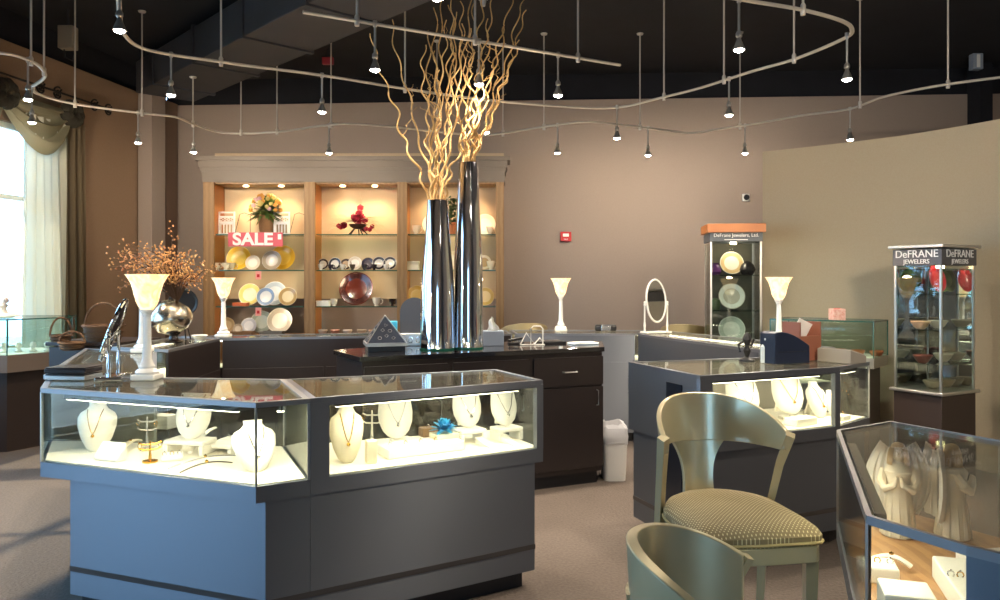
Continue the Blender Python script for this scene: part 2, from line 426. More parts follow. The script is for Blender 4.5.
for (a, c) in bays:
    for r in rows:
        MB().box((sx((a + c) / 2), SD + .23, sz(r) - .006), (sx(c) - sx(a) - .01, .36, .012)).build('glass_shelf', SHELFG, unit, world=True)
        MB().box((sx((a + c) / 2), SD + .048, sz(r) - .006), (sx(c) - sx(a) - .01, .004, .013)).build('shelf_edge', GEDGE, unit, world=True)
    MB().box((sx((a + c) / 2), SD + .23, TOPZ - .012), (sx(c) - sx(a) - .01, .4, .02)).build('bay_ceiling', WOOD2, unit, world=True)
    for q in (.3, .7):
        X = sx(a + (c - a) * q)
        MB().lathe([(.035, 0), (.035, .012)], (X, SD + .2, TOPZ - .035), 14).build('puck_light', mat('puck_glow', 'ffffff', .5, emit='ffd9a0', es=20), unit, world=True)
        light('puck_and_fill_light', 'SPOT', (X, SD + .2, TOPZ - .045), 36, (1, .72, .42), unit, aim=(X, SD + .27, 0), spot=2.3, blend=.9, rad=.04)
        light('puck_and_fill_light', 'POINT', (X, SD + .17, 1.62), 1.5, (1, .78, .5), unit, rad=.05)  # fill light without a fixture, added to brighten the middle shelves
        light('puck_and_fill_light', 'POINT', (X, SD + .12, 1.15), 1.3, (1, .78, .5), unit, rad=.05)  # second added fill, lifts the dark bottom shelf

# plates, cups, pots -------------------------------------------------
def mplate(c1, c2, metal=0):
    """rim and well painted by radius, glazed"""
    k = 'plate_%s_%s' % (c1, c2)
    if k in MATS: return MATS[k]
    m = mat(k, c1, .22, metal, coat=.4); nt = m.node_tree; b = nt.nodes['Principled BSDF']
    tc = nt.nodes.new('ShaderNodeTexCoord'); g = nt.nodes.new('ShaderNodeVectorMath'); g.operation = 'LENGTH'
    sep = nt.nodes.new('ShaderNodeSeparateXYZ'); cb = nt.nodes.new('ShaderNodeCombineXYZ')
    nt.links.new(tc.outputs['Object'], sep.inputs[0]); nt.links.new(sep.outputs['X'], cb.inputs['X']); nt.links.new(sep.outputs['Y'], cb.inputs['Y'])
    nt.links.new(cb.outputs[0], g.inputs[0])
    r = nt.nodes.new('ShaderNodeValToRGB'); r.color_ramp.interpolation = 'CONSTANT'
    e = r.color_ramp.elements; e[0].position = 0; e[0].color = lin(c2); e[1].position = .62; e[1].color = lin(c1)
    x = e.new(.94); x.color = lin(c2)
    nt.links.new(g.outputs['Value'], r.inputs['Fac']); nt.links.new(r.outputs['Color'], b.inputs['Base Color'])
    return m
PM = None
def plate(px, row, pr, c1, c2, label, grp=None, dy=.30, lean=.25, sq=1, name='plate', zc=None):
    """upright plate, radius pr px, standing on shelf row"""
    global PM
    R = pr * SD / F
    z = shz[row] + .004
    if PM is None:
        PM = MB().lathe([(0, 0), (.55, 0), (.6, .02), (.98, .13), (1, .15), (.98, .16), (.6, .06), (.55, .04), (0, .04)], n=36, cap=False)
        bmesh.ops.remove_doubles(PM.bm, verts=PM.bm.verts, dist=.001)
        o = PM.build(name, mplate(c1, c2)); PM = o.data
    else:
        me = PM.copy(); me.materials.clear(); me.materials.append(mplate(c1, c2))
        o = bpy.data.objects.new(name, me); C.objects.link(o)
    o.scale = (R * sq, R, R)
    o.rotation_euler = (PI / 2 - lean, 0, 0)
    o.location = (sx(px) * (SD + dy) / SD, SD + dy, z + R * math.cos(lean))
    return tag(o, label, 'plate', grp)
G1 = 'plates on the left bay shelves'
plate(239, 1, 12.5, 'e8b93a', 'f0cf60', 'large yellow charger plate on the shelf under the sale sign', G1, .32)
plate(253, 1, 7.5, 'd9cdb4', 'e8dfcc', 'small cream dish leaning in front of the yellow charger', G1, .18)
plate(272, 1, 10, 'a89c84', 'c9c2b4', 'grey centred plate with gold rim right of the cream dish', G1, .2)
plate(283, 1, 13, 'd8a52e', 'e4bb4c', 'gold plate behind the grey plate, right end of the yellow row', G1, .34)
plate(217, 2, 11, 'd8a46a', 'e8cfa0', 'tan plate half hidden behind the left torchiere shade', G1, .32)
plate(250, 2, 11.5, 'dcc878', 'd8d2b8', 'pale yellow rimmed plate standing on the third shelf', G1, .33)
plate(266, 2, 9.5, '8fa5c4', 'e8e6e2', 'blue ringed white plate in front on the third shelf', G1, .16)
plate(275, 2, 12.5, 'b9c2d0', 'dde0e6', 'large pale blue plate behind the blue ringed one', G1, .34)
plate(288, 2, 9.5, 'a88a5a', 'd6c49a', 'brown patterned plate at the right end of the third shelf', G1, .2)
plate(227, 3, 8, 'b49a78', 'c8b290', 'tan plate at the left of the lowest shelf', G1, .3, name='plate')
plate(238, 3, 5, 'a09080', 'bcae9c', 'small brown dish on the lowest shelf next to the tan plate', G1, .15)
plate(249, 3, 8, '8a8c98', 'a4a6ae', 'grey blue plate on the lowest shelf', G1, .2)
plate(262, 3, 11.5, '8d938c', 'a8aaa2', 'sage grey plate at the back of the lowest shelf', G1, .33)
plate(280, 3, 13, 'b0a698', 'cac2b6', 'large pale stone plate at the right of the lowest shelf', G1, .25)
plate(356.5, 2, 17.5, '3c140a', '5a2010', 'large round mahogany brown plate in the middle bay', None, .3)
G2 = 'plates in the right bay'
plate(433, 0, 11, 'f0e2c8', 'f6ecd8', 'glowing white plate on the top shelf behind the shorter chrome vase', G2, .3)
plate(485, 0, 11, 'f0e0c4', 'f6ead2', 'glowing white plate on the top shelf right of the taller chrome vase', G2, .3)
plate(452, 1, 10, 'e0cfae', 'ecdfc4', 'cream plate seen between the two chrome vases on the middle shelf', G2, .3)
plate(484, 1, 8, 'e4d4b4', 'b89a70', 'cream plate with brown centre at the right of the middle shelf', G2, .25)
plate(417, 2, 10.5, 'c9a24a', 'd8bd78', 'gold rimmed plate above the arched grey stand', G2, .28)
plate(452, 2, 10, 'c8ae70', 'dcc890', 'tan gold plate seen between the two chrome vases, lower shelf', G2, .28)
plate(485, 2, 9.5, 'c2a25c', 'd8c090', 'gold plate on the lower shelf beside the right pilaster', G2, .22)

def lathe_thing(name, prof, m, loc, label, cat, grp=None, parts=(), n=20, rz=0):
    """a lathe-turned thing, with optional part meshes"""
    if not parts:
        o = MB().lathe(prof, n=n).build(name, m); o.location = loc; o.rotation_euler = (0, 0, rz)
        return tag(o, label, cat, grp)
    t = thing(name, label, cat, loc, rz, grp)
    MB().lathe(prof, n=n).build('body', m, t)
    for nm, bld, mm in parts: bld().build(nm, mm, t)
    return t
CUPP = [(.018, 0), (.02, .004), (.014, .01), (.03, .03), (.037, .06), (.039, .075), (.035, .072), (.028, .035), (.0, .02)]
def handle(r=.022, x=.04, z=.042, t=.005):
    return MB().tube([(x - .006 + r * math.cos(a), 0, z + r * math.sin(a)) for a in [(-1.5 + k * 3.0 / 8) for k in range(9)]], t, 6)
def cup(px, row, col, label, grp, dy=.15, s=1.3):
    t = lathe_thing('teacup', [(a * s, c * s) for a, c in CUPP], mat('cup_' + col, col, .25, coat=.5), (sx(px), SD + dy, shz[row] + .002), label, 'cup', grp,
                    [('handle', lambda: handle(.022 * s, .04 * s, .042 * s), mat('cup_' + col, col, .25))], rz=random.uniform(-1, 1))
    return t
for i, (px, col) in enumerate([(214, 'd8c8ae'), (221, 'e8dcc8'), (226, 'd8c4a4')]):
    cup(px, 1, col, ['beige cup at the far left of the shelf under the sale sign', 'white cup second from the left under the sale sign', 'cream cup beside the yellow charger'][i], 'cups left of the yellow charger', .12 + .05 * i)
# middle bay tea service: dark and white cups and small plates
G3 = 'black and white tea service in the middle bay'
ords = ['first', 'second', 'third', 'fourth', 'fifth', 'sixth', 'seventh', 'eighth', 'ninth', 'tenth', 'eleventh', 'twelfth']
for i, (px, c1, c2, r) in enumerate([(323, '2c2024', 'c8bcae', 6), (335, '2a2226', 'e8e2da', 6.5), (346, '3a2a20', 'b89878', 6), (355, 'd8c8b4', 'f0e8dc', 7), (368, '2a2030', '54484e', 6.5), (379, '30282c', 'dcd4c6', 7), (390, '3a3234', 'e0d8cc', 7)]):
    plate(px, 1, r, c1, c2, '%s small upright plate from the left in the black and white tea service' % ords[i], G3, .26)
for i, (px, c) in enumerate([(319, 'e4dccf'), (329, '2b2430'), (341, 'e4dccf'), (351, '3a2c24'), (363, '2b2430'), (373, '221c24'), (385, 'e4dccf')]):
    cup(px, 1, c, '%s cup from the left in the black and white tea service' % ords[i], G3, .1, 1.0)
cup(332, 2, 'd8d0c2', 'pale cup on the third shelf left of the mahogany plate', None, .12)
cup(391, 2, '2a1e20', 'black cup on the third shelf beside the pilaster of the right bay', None, .12)
cup(375, 2, 'e8dccc', 'white creamer at the right edge of the mahogany plate', None, .12, 1.5)
cup(415, 0, 'f0dcc0', 'white cup at the left of the top shelf in the right bay', None, .15, 1.6)
cup(490, 0, 'f0dcc0', 'white cup at the right of the top shelf in the right bay', None, .13, 1.4)
cup(491, 1, 'e8d8ba', 'cream cup at the right end of the middle shelf in the right bay', None, .12, 1.6)
def small_box(name, c, d, m, label, cat, grp=None, rz=0, lid=None, bev=.004):
    t = thing(name, label, cat, (c[0], c[1], c[2]), rz, grp)
    if lid:
        MB().box((0, 0, d[2] * .38), (d[0], d[1], d[2] * .76)).build('box_body', m, t, bevel=bev)
        MB().box((0, 0, d[2] * .88), (d[0] + .008, d[1] + .008, d[2] * .24)).build('lid', lid, t, bevel=bev)
    else:
        MB().box((0, 0, d[2] / 2), d).build('box_body', m, t, bevel=bev)
    return t
small_box('white_gift_box', (sx(321), SD + .14, shz[2]), (.17, .1, .075), PAPER, 'flat white box at the left of the third shelf in the middle bay', 'box', lid=PAPER)
small_box('orange_dish_stack', (sx(238), SD + .12, shz[2]), (.19, .12, .05), mat('orange_glaze', 'd0622c', .3), 'orange dish on the third shelf beside the left lamp', 'dish', lid=mat('orange_glaze2', 'dd7a48', .3))
small_box('cream_box', (sx(412), SD + .14, shz[1]), (.16, .12, .12), CREAM, 'cream stacked box at the left of the middle shelf in the right bay', 'box', lid=CREAM)
# wooden trays on lowest shelf
for px, c, l in ((240, '7a5a3a', 'small brown wooden tray at the front of the lowest left shelf'), (270, '6a6660', 'dark slate tray in front of the large stone plate')):
    tr = thing('serving_tray', l, 'tray', (sx(px), SD + .1, shz[3]))
    mm = mat('tray_' + c, c, .5)
    MB().box((0, 0, .01), (.3, .13, .02)).build('tray_base', mm, tr); 
    b = MB()
    for s in (-1, 1): b.box((s * .145, 0, .025), (.012, .13, .03)); b.box((0, s * .06, .025), (.3, .012, .03))
    b.build('rim', mm, tr)
for i, (px, c) in enumerate([(321, 'c8b8a8'), (333, 'b08070'), (346, 'd8c8b8'), (360, 'b8a890'), (372, 'c8a080')]):
    lathe_thing('bud_bowl', [(.03, 0), (.05, .02), (.065, .05), (.06, .06), (.04, .03), (0, .02)], mat('bowl_' + c, c, .3), (sx(px), SD + .1 + .03 * (i % 2), shz[3]), '%s small bowl from the left along the bottom of the middle bay' % ords[i], 'bowl', 'small bowls at the bottom of the middle bay')
# menu-like perforated racks on the top left shelf, each on a wire easel
for px, l in ((222, 'white pierced trellis panel left of the potted flowers'), (278, 'white pierced trellis panel right of the potted flowers')):
    t = thing('trellis_panel', l, 'ornament', (sx(px), SD + .18, shz[0]))
    b = MB()
    W, H = .2, .31
    for x in (-W / 2, W / 2): b.box((x, 0, H / 2), (.02, .012, H))
    for z in (.01, .15, .17, .24, .3): b.box((0, 0, z), (W, .012, .022))
    for k in range(5): b.box((-W / 2 + W * (k + .5) / 5, 0, .08), (.014, .012, .15))
    for k in range(4): b.tube([(-W / 2 + W * (k + .5) / 4 + .017 * math.cos(a), 0, .205 + .017 * math.sin(a)) for a in [q * PI / 4 for q in range(8)]], .005, 5, closed=True)
    b.build('panel', PAPER, t)
    MB().tube([(.1, .03, .02), (.16, .05, .28), (.22, .05, .3), (.3, .05, .27), (.3, .05, .02)], .004, 5).build('wire_easel', IRON, t)
# flower arrangement 1: wicker pot with yellow/green flowers
def blossom(b, c, r, n=7):
    for k in range(n):
        a = k * 2 * PI / n
        b.ico(Vector(c) + Vector((math.cos(a), 0, math.sin(a))) * r * .6, r * .45, 1)
    b.ico(c, r * .5, 1)
def leaf(b, base, d, L, w, droop=.3):
    d = Vector(d).normalized(); side = d.cross(Vector((0, 0, 1)));
    side = side.normalized() if side.length > .01 else Vector((1, 0, 0))
    prev = None
    for k in range(7):
        t = k / 6; p = Vector(base) + d * L * t + Vector((0, 0, -droop * L * t * t)); ww = w * math.sin(PI * min(t * .9 + .08, 1))
        a, c = b.bm.verts.new(p + side * ww), b.bm.verts.new(p - side * ww)
        if prev: b.bm.faces.new([prev[0], a, c, prev[1]])
        prev = (a, c)
t = thing('potted_flowers', 'wicker pot of yellow and white flowers with green leaves on the top left shelf', 'plant', (sx(262), SD + .2, shz[0]))
MB().lathe([(.085, 0), (.1, .12), (.125, .25), (.13, .26), (.11, .25), (0, .2)], n=20).build('wicker_pot', mat('wicker', 'a07850', .7, col2='6a4a2c', nscale=40, tex='wavez', bump=.6), t)
b = MB()
for k in range(320):
    a, e = random.random() * 6.28, random.uniform(-.5, 1.5)
    d = Vector((math.cos(a) * math.cos(e), math.sin(a) * math.cos(e) * .7, math.sin(e)))
    leaf(b, (0, 0, .33), d, random.uniform(.16, .29), .024, .2)
b.build('leaves', mat('foliage_mid', '3c5a22', .6, col2='6a7a30', nscale=20), t, smooth=False)
for col, cnt, sd in (('c08838', 14, 1), ('b8a860', 12, 2), ('b89098', 6, 3)):
    b = MB(); rn = random.Random(sd)
    for k in range(cnt):
        a, e = rn.uniform(PI, 2 * PI), rn.uniform(-.1, 1.3)
        blossom(b, Vector((math.cos(a) * math.cos(e) * .21, math.sin(a) * math.cos(e) * .17, .34 + math.sin(e) * .2)), .03)
    b.build('blossoms', mat('petal_' + col, col, .6), t)
# arrangement 2: red flowers on twig stand
t = thing('red_flower_arrangement', 'red blossoms and long striped leaves on a dark twig stand in the middle bay', 'plant', (sx(355), SD + .2, shz[0]))
b = MB()
for k in range(5):
    a = k * 2 * PI / 5 + .3
    b.tube([(.14 * math.cos(a), .1 * math.sin(a), 0), (.07 * math.cos(a), .05 * math.sin(a), .07), (.03 * math.cos(a), .03 * math.sin(a), .1), (.13 * math.cos(a), .1 * math.sin(a), .14)], .008, 6)
b.build('twig_stand', mat('dark_twig', '3a2418', .7), t)
MB().lathe([(.05, .08), (.1, .11), (.12, .14), (.1, .145), (0, .12)], n=16).build('bowl', mat('dark_twig2', '4a2c1c', .6), t)
b = MB()
for k in range(16): b.ico((random.gauss(0, .07), random.gauss(0, .04), .24 + random.gauss(0, .06)), .05, 1)
for (x, z) in ((-.25, .12), (-.22, .1), (.17, .07), (.2, .11), (.12, .08)): b.ico((x, -.04, z), .035, 1)
b.build('blossoms', mat('crimson_petal', 'b01830', .6, col2='8a1024', nscale=40, bump=.8), t)
b = MB()
for k in range(36):
    s = random.choice((-1, 1))
    leaf(b, (0, 0, .18), (s * random.uniform(.6, 1), random.uniform(-.4, .3), random.uniform(-.1, .55)), random.uniform(.28, .48), .018, random.uniform(.2, .6))
for k in range(8): leaf(b, (0, 0, .2), (random.uniform(-.25, .2), 0, 1), random.uniform(.22, .4), .008, 0)
b.build('leaves', mat('stripe_leaf', '8a9468', .6, col2='c0b890', nscale=25), t, smooth=False)
# topiary in terracotta
t = thing('ivy_topiary', 'dark ivy plant in a terracotta pot behind the chrome vases', 'plant', (sx(452), SD + .2, shz[0]))
MB().lathe([(.07, 0), (.1, .13), (.11, .135), (.11, .16), (0, .15)], n=20).build('pot', mat('terracotta', 'b0683c', .7), t)
b = MB()
for k in range(420):
    a = random.random() * 6.28; z = random.random(); r = .11 * math.sqrt(random.random()) * (1.1 - .3 * z)
    leaf(b, (r * math.cos(a), r * math.sin(a), .16 + z * .33), (random.gauss(0, 1), random.gauss(0, 1), random.gauss(0, .6)), .05, .018, .2)
b.build('leaves', mat('ivy', '2c4420', .6, col2='4a5a2c', nscale=30), t, smooth=False)
# SALE sign
t = thing('sale_sign', 'pink and red SALE sign hanging from the top left shelf edge', 'sign', (sx(256), SD - .02, sz(239.5)))
MB().box((0, 0, 0), (.72, .006, .185)).build('board', mat('sign_red', 'c8505c', .5), t)
text('SALE', .225, mat('sign_white', 'f2e4e0', .5), t, (-.035, -.006, -.004), bold=True, sx=1.12)
MB().box((.318, -.005, .035), (.045, .004, .07)).build('badge', mat('sign_white', 'f2e4e0', .5), t)
for i, (px, r) in enumerate(((257.5, 1), (257.5, 2))):
    t = thing('price_tag', ['small pink price tag hanging below the yellow charger shelf', 'small pink price tag hanging from the blue plate shelf'][i], 'sign', (sx(px), SD + .035, shz[r] - .07), 0, 'price tags on the shelf edges')
    MB().box((0, 0, 0), (.075, .004, .11)).build('card', mat('tag_pink', 'e89a90', .6), t)
    MB().box((0, -.003, -.005), (.035, .003, .04)).build('red_mark', RED, t)

# ================================================================ DISPLAY CASES
def case(label, poly, H, zg, kinds, baseoff=.05, name='display_case', baseh=None, lam=None, fw=.028, led=True, ledW=30, strip=True, topm=None, led_edges=(0,), deckm=None, cat='display case', frame_m=None, bare=False):
    """poly: corner list (counter-clockwise from above); kinds per edge: g glass, p laminate panel, d rear door, o glass with wide laminate posts"""
    lam = lam or LAM; topm = topm or GTOP; frame_m = frame_m or EDGE
    cx = sum(p[0] for p in poly) / len(poly); cy = sum(p[1] for p in poly) / len(poly)
    t = thing(name, label, cat, (cx, cy, 0)); n = len(poly)
    MB().prism(inset(poly, [b_ + .05 for b_ in ([baseoff] * n if not isinstance(baseoff, (list, tuple)) else baseoff)]), 0, .09).build('kickboard', KICK, t, world=True, smooth=False)
    base = inset(poly, baseoff)
    MB().prism(base, .09, zg - .07).build('base', lam, t, world=True, smooth=False)
    if strip:
        b = MB()
        b.prism(inset(base, -.003), .2, .225)
        b.build('inlay_strip', mat('bronze_inlay', '54504e', .4, .5), t, world=True, smooth=False)
    MB().prism(poly, zg - .07, zg).build('deck_rail', lam, t, world=True, smooth=False)
    MB().prism(inset(poly, .02), zg, zg + .006).build('case_floor', deckm or DECK, t, world=True, smooth=False)
    # top frame ring
    b = MB(); ins = inset(poly, fw)
    for i in range(n):
        j = (i + 1) % n
        b.prism([poly[i], poly[j], ins[j], ins[i]], H - .022, H)
    b.build('top_frame', frame_m, t, world=True, smooth=False)
    MB().prism(inset(poly, .026), H - .009, H - .003).build('glass_top', topm, t, world=True, smooth=False)
    for i in range(n):
        a, c = Vector(poly[i]), Vector(poly[(i + 1) % n]); L = (c - a).length; ang = math.atan2(c.y - a.y, c.x - a.x)
        M = Matrix.Translation((a.x, a.y, 0)) @ Matrix.Rotation(ang, 4, 'Z')
        k = kinds[i]
        if k == 'p':
            MB().prism([(0, 0), (L, 0), (L, .02), (0, .02)], zg, H - .022, M).build('end_panel', lam, t, world=True, smooth=False)
        elif k == 'd':
            for q in range(2):
                x0, x1 = .01 + q * L / 2, (q + 1) * L / 2 - .005
                if x1 - x0 > .05:
                    MB().prism([(x0, .004), (x1, .004), (x1, .014), (x0, .014)], zg + .006, H - .024, M).build('rear_door', BACKP, t, world=True, smooth=False)
        else:
            if L > .06:
                MB().prism([(.006, .004), (L - .006, .004), (L - .006, .01), (.006, .01)], zg + .002, H - .022, M).build('glass_pane', GLASS, t, world=True, smooth=False)
            if k == 'o':
                for (x0, x1) in ((0, .085), (L - .04, L)):
                    MB().prism([(x0, -.002), (x1, -.002), (x1, .03), (x0, .03)], zg, H - .022, M).build('corner_post', lam, t, world=True, smooth=False)
                MB().prism([(.08, -.002), (L - .04, -.002), (L - .04, .02), (.08, .02)], H - .036, H - .022, M).build('header', lam, t, world=True, smooth=False)
            else:
                MB().prism([(-.002, 0), (.006, 0), (.006, .012), (-.002, .012)], zg, H - .02, M).build('corner_trim', STEEL, t, world=True, smooth=False)
        if i in led_edges and led:
            MB().prism([(.12, .03), (L - .12, .03), (L - .12, .035 if bare else .06), (.12, .035 if bare else .06)], H - .05, H - .026, M).build('light_housing', BLACKP, t, world=True, smooth=False)
            MB().prism([(.13, .036), (L - .13, .036), (L - .13, .056), (.13, .056)], H - .054, H - (.035 if bare else .0505), M).build('light_strip', LED, t, world=True, smooth=False)
            loc = M @ Vector((L / 2, .045, H - .058)); aim = M @ Vector((L / 2, .17, zg))
            l = light('case_light', 'AREA', loc, ledW, (1, .9, .68), t, size=L * .8, sy=.03, aim=aim)
            l.rotation_euler = (math.radians(12), 0, ang)
    return t
HC, ZG = 1.07, .715
PA = [(-2.21, 3.75), (-1.03, 3.29), (-.83, 3.412), (-1.13, 4.1), (-2.46, 4.25)]
PB = [(-.829, 3.413), (.224, 4.06), (-.02, 4.56), (-1.129, 4.1)]
PC = [(-2.50, 4.27), (-1.85, 4.2), (-2.5, 5.68), (-3.2, 6.02)]
PD = [(.82, 4.98), (1.085, 4.23), (2.04, 4.68), (2.36, 4.98), (1.95, 5.36)]
PE = [(.91, 1.94), (1.025, 1.715), (1.40, 1.26), (2.35, 1.75), (1.84, 2.86), (1.63, 3.26), (1.32, 3.06)]
case('glass jewellery case with blue grey base nearest the camera on the left', PA, HC, ZG, 'ggggg', [.035, .004, .0, .03, .13], led_edges=(0, 1), ledW=3.0)
case('glass jewellery case with wide dark frame at the front centre, holding the blue flower', PB, HC, ZG, 'oggd', [.004, .05, .03, .0], ledW=3.6, frame_m=LAM)
case('lit glass case running back from the left end of the front counter', PC, HC, ZG, 'dggg', [.0, .05, .03, .24], led_edges=(3,), ledW=3)
case('glass jewellery case with blue end panel behind the tall stool', PD, HC, ZG, 'poggd', [.02, .02, .02, .03, .03], led_edges=(1, 2), ledW=2.3, frame_m=LAM)
case('tall glass case at the lower right corner holding the angel figures', PE, 1.0, .64, 'gpggggg', .05, led_edges=(6,), ledW=2.6, fw=.014, topm=glassmat('hazy_counter_glass', 'f2f2ee', .45, .05), deckm=mat('brown_case_floor', 'a87c50', .5, col2='b98c5c', nscale=5, tex='wave'))
# end of the right case, for its painted shade strip
a, c = Vector(PD[0]), Vector(PD[1]); 
# rear ring of counters
def ring(label, poly, fronts, lam, led_e=2, doors=2):
    t = case(label, poly, HC, .80, 'pggg', [.01, 0, .03, 0], led_edges=(led_e,), ledW=3, strip=False, lam=lam, bare=True)
    a, c = Vector(poly[0]), Vector(poly[1]); L = (c - a).length; ang = math.atan2(c.y - a.y, c.x - a.x)
    M = Matrix.Translation((a.x, a.y, 0)) @ Matrix.Rotation(ang, 4, 'Z')
    for q in range(doors):
        x0, x1 = L * q / doors + .012, L * (q + 1) / doors - .012
        d = MB().prism([(x0, -.008), (x1, -.008), (x1, .009), (x0, .009)], .12, .79, M).build('cabinet_door', lam, t, world=True, bevel=.002, smooth=False)
        MB().tube([M @ Vector((x1 - .05, -.012, .5)), M @ Vector((x1 - .05, -.03, .52)), M @ Vector((x1 - .05, -.03, .62)), M @ Vector((x1 - .05, -.012, .64))], .005, 6).build('door_handle', STEEL, d, world=False).data.transform(Matrix.Translation(t.location).inverted())
    return t
ring('dark counter unit at the rear left below the tall berry branches', [(-2.50, 5.88), (-2.53, 7.05), (-3.04, 7.28), (-3.06, 6.14)], 2, LAMD)
ring('long dark counter unit in front of the back shelving', [(-2.52, 7.08), (.12, 7.72), (.06, 8.3), (-3.0, 7.34)], 2, LAMD, doors=3)
ring('blue grey counter unit at the rear under the small torchiere lamp', [(.15, 7.73), (1.33, 7.7), (1.72, 8.25), (.1, 8.32)], 2, LAM)
ring('navy counter unit at the rear right below the oval mirror', [(1.36, 7.68), (1.95, 5.85), (2.62, 6.1), (1.75, 8.2)], 2, LAM, doors=3)

# island counter ------------------------------------------------------
isl = thing('island_counter', 'dark brown island counter in the middle carrying the two chrome vases', 'counter', (-.1, 6.1, 0))
PI_ = [(-.95, 5.3), (.82, 6.12), (.88, 6.72), (-.55, 6.6), (-1.25, 5.85)]
MB().prism(inset(PI_, .06), 0, .1).build('kickboard', KICK, isl, world=True, smooth=False)
MB().prism(inset(PI_, .02), .1, HC - .035).build('body', LAMD, isl, world=True, smooth=False)
MB().prism(PI_, HC - .035, HC).build('worktop', mat('black_gloss_top', '1a191c', .12, 0, coat=.6), isl, world=True, bevel=.003, smooth=False)
a, c = Vector(PI_[0]), Vector(PI_[1]); L = (c - a).length; ang = math.atan2(c.y - a.y, c.x - a.x)
M = Matrix.Translation((a.x, a.y, 0)) @ Matrix.Rotation(ang, 4, 'Z')
off = Matrix.Translation(isl.location).inverted()
for q in range(3):
    x0, x1 = L * q / 3 + .03, L * (q + 1) / 3 - .01
    for (z0, z1, nm) in ((.78, 1.0, 'drawer'), (.14, .765, 'cabinet_door')):
        d = MB().prism([(x0, .002), (x1, .002), (x1, .02), (x0, .02)], z0, z1, M).build(nm, LAMD, isl, world=True, bevel=.002, smooth=False)
        mz = .89 if nm == 'drawer' else .68; xm = (x0 + x1) / 2 if nm == 'drawer' else x1 - .06
        MB().tube([M @ Vector((xm - .06, .002, mz)), M @ Vector((xm - .055, -.025, mz)), M @ Vector((xm + .055, -.025, mz)), M @ Vector((xm + .06, .002, mz))] if nm == 'drawer' else
                  [M @ Vector((xm, .002, mz - .06)), M @ Vector((xm, -.025, mz - .055)), M @ Vector((xm, -.025, mz + .055)), M @ Vector((xm, .002, mz + .06))], .005, 6).build('handle', STEEL, d).data.transform(off)

# dark strip painting the shade of an open slot on the end panel
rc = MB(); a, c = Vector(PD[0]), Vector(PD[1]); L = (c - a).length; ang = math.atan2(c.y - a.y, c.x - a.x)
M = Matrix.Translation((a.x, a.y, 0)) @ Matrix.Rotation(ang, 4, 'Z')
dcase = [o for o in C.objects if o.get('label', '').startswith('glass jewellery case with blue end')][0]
rc.prism([(.46, -.006), (.62, -.006), (.62, .004), (.46, .004)], .3, 1.0, M).build('shade_strip', mat('recess_shade', '20242e', .3, .3), dcase, world=True)

# ================================================================ JEWELLERY DISPLAYS
def bust_rows(kind):
    if kind == 'neck': return [(0, .30, .5), (.06, .5, .7), (.25, .78, .9), (.5, .98, 1), (.68, 1, .95), (.78, .86, .85), (.85, .55, .7), (.92, .42, .6), (1, .44, .6)]
    return [(0, .25, .4), (.05, .5, .5), (.15, .75, .6), (.35, .96, .75), (.55, 1, .8), (.8, .92, .7), (1, .82, .55)]
def bust(loc, h, w, rz, label, m=WHITE, kind='neck', lean=.12, chain=GOLD, grp='necklace busts', pend=True, dep=.32):
    t = thing('necklace_bust', label, 'bust', loc, rz, grp)
    rows_ = bust_rows(kind); b = MB(); rings = []; n = 20
    def pos(zf, wf, df, a):
        x = math.cos(a) * w / 2 * wf; y = (-math.sin(a) * w * dep * df if math.sin(a) > 0 else -math.sin(a) * w * .08 * df)
        return Vector((x, y + lean * h * zf, h * zf))
    for (zf, wf, df) in rows_:
        rings.append([b.bm.verts.new(pos(zf, wf, df, 2 * PI * k / n)) for k in range(n)])
    for A_, B_ in zip(rings, rings[1:]):
        for k in range(n): b.bm.faces.new([A_[k], A_[(k + 1) % n], B_[(k + 1) % n], B_[k]])
    b.bm.faces.new(rings[0][::-1]); b.bm.faces.new(rings[-1])
    b.build('form', m, t)
    # prop behind
    MB().box((0, lean * h + w * .09, h * .28), (w * .3, .012, h * .6), rx=.35).build('easel_back', m, t)
    def surf(x, zf):
        for (r0, r1) in zip(rows_, rows_[1:]):
            if r0[0] <= zf <= r1[0]:
                q = (zf - r0[0]) / (r1[0] - r0[0]); wf = r0[1] + (r1[1] - r0[1]) * q; df = r0[2] + (r1[2] - r0[2]) * q; break
        c_ = max(-1, min(1, x / (w / 2 * wf)))
        return pos(zf, wf, df, math.acos(c_)) + Vector((0, -.004, 0))
    path = []
    zt, zb = (.86, .38) if kind == 'neck' else (.98, .35)
    xw = w * (.2 if kind == 'neck' else .33)
    for k in range(17):
        s_ = -1 + k / 8; zf = zb + (zt - zb) * abs(s_) ** 1.5
        path.append(surf(s_ * xw, zf))
    MB().tube(path, .0022, 5).build('necklace', chain, t)
    if pend: MB().ico(path[8] + Vector((0, -.004, -.01)), .009, 2).build('pendant', chain, t)
    return t
zD = ZG + .0065
def on(px, py, z=None): return pt(px, py, zD if z is None else z)
bust((-2.06, 3.98, zD), .245, .19, .15, 'white necklace bust at the far left inside the front left case', grp=None)
bust((-1.56, 3.94, zD + .07), .22, .185, -.1, 'white oval necklace form on a riser in the middle of the front left case', kind='pad', lean=.25, grp=None, chain=SILVER)
bust((-1.11, 3.55, zD), .22, .2, .55, 'white necklace bust leaning at the right corner of the front left case', lean=.3, grp=None, chain=SILVER)
bust(on(347, 462), .27, .165, .35, 'cream necklace bust with long gold chain at the left of the front centre case', m=CREAM, grp=None)
bust((-.55, 4.15, zD + .03), .24, .19, .4, 'white oval necklace form with dark bead chain in the front centre case', kind='pad', lean=.2, grp=None, chain=STEEL)
bust((-.17, 4.22, zD + .075), .2, .17, .5, 'white necklace form with small earrings on a riser right of the blue flower', kind='pad', lean=.22, grp=None, chain=SILVER)
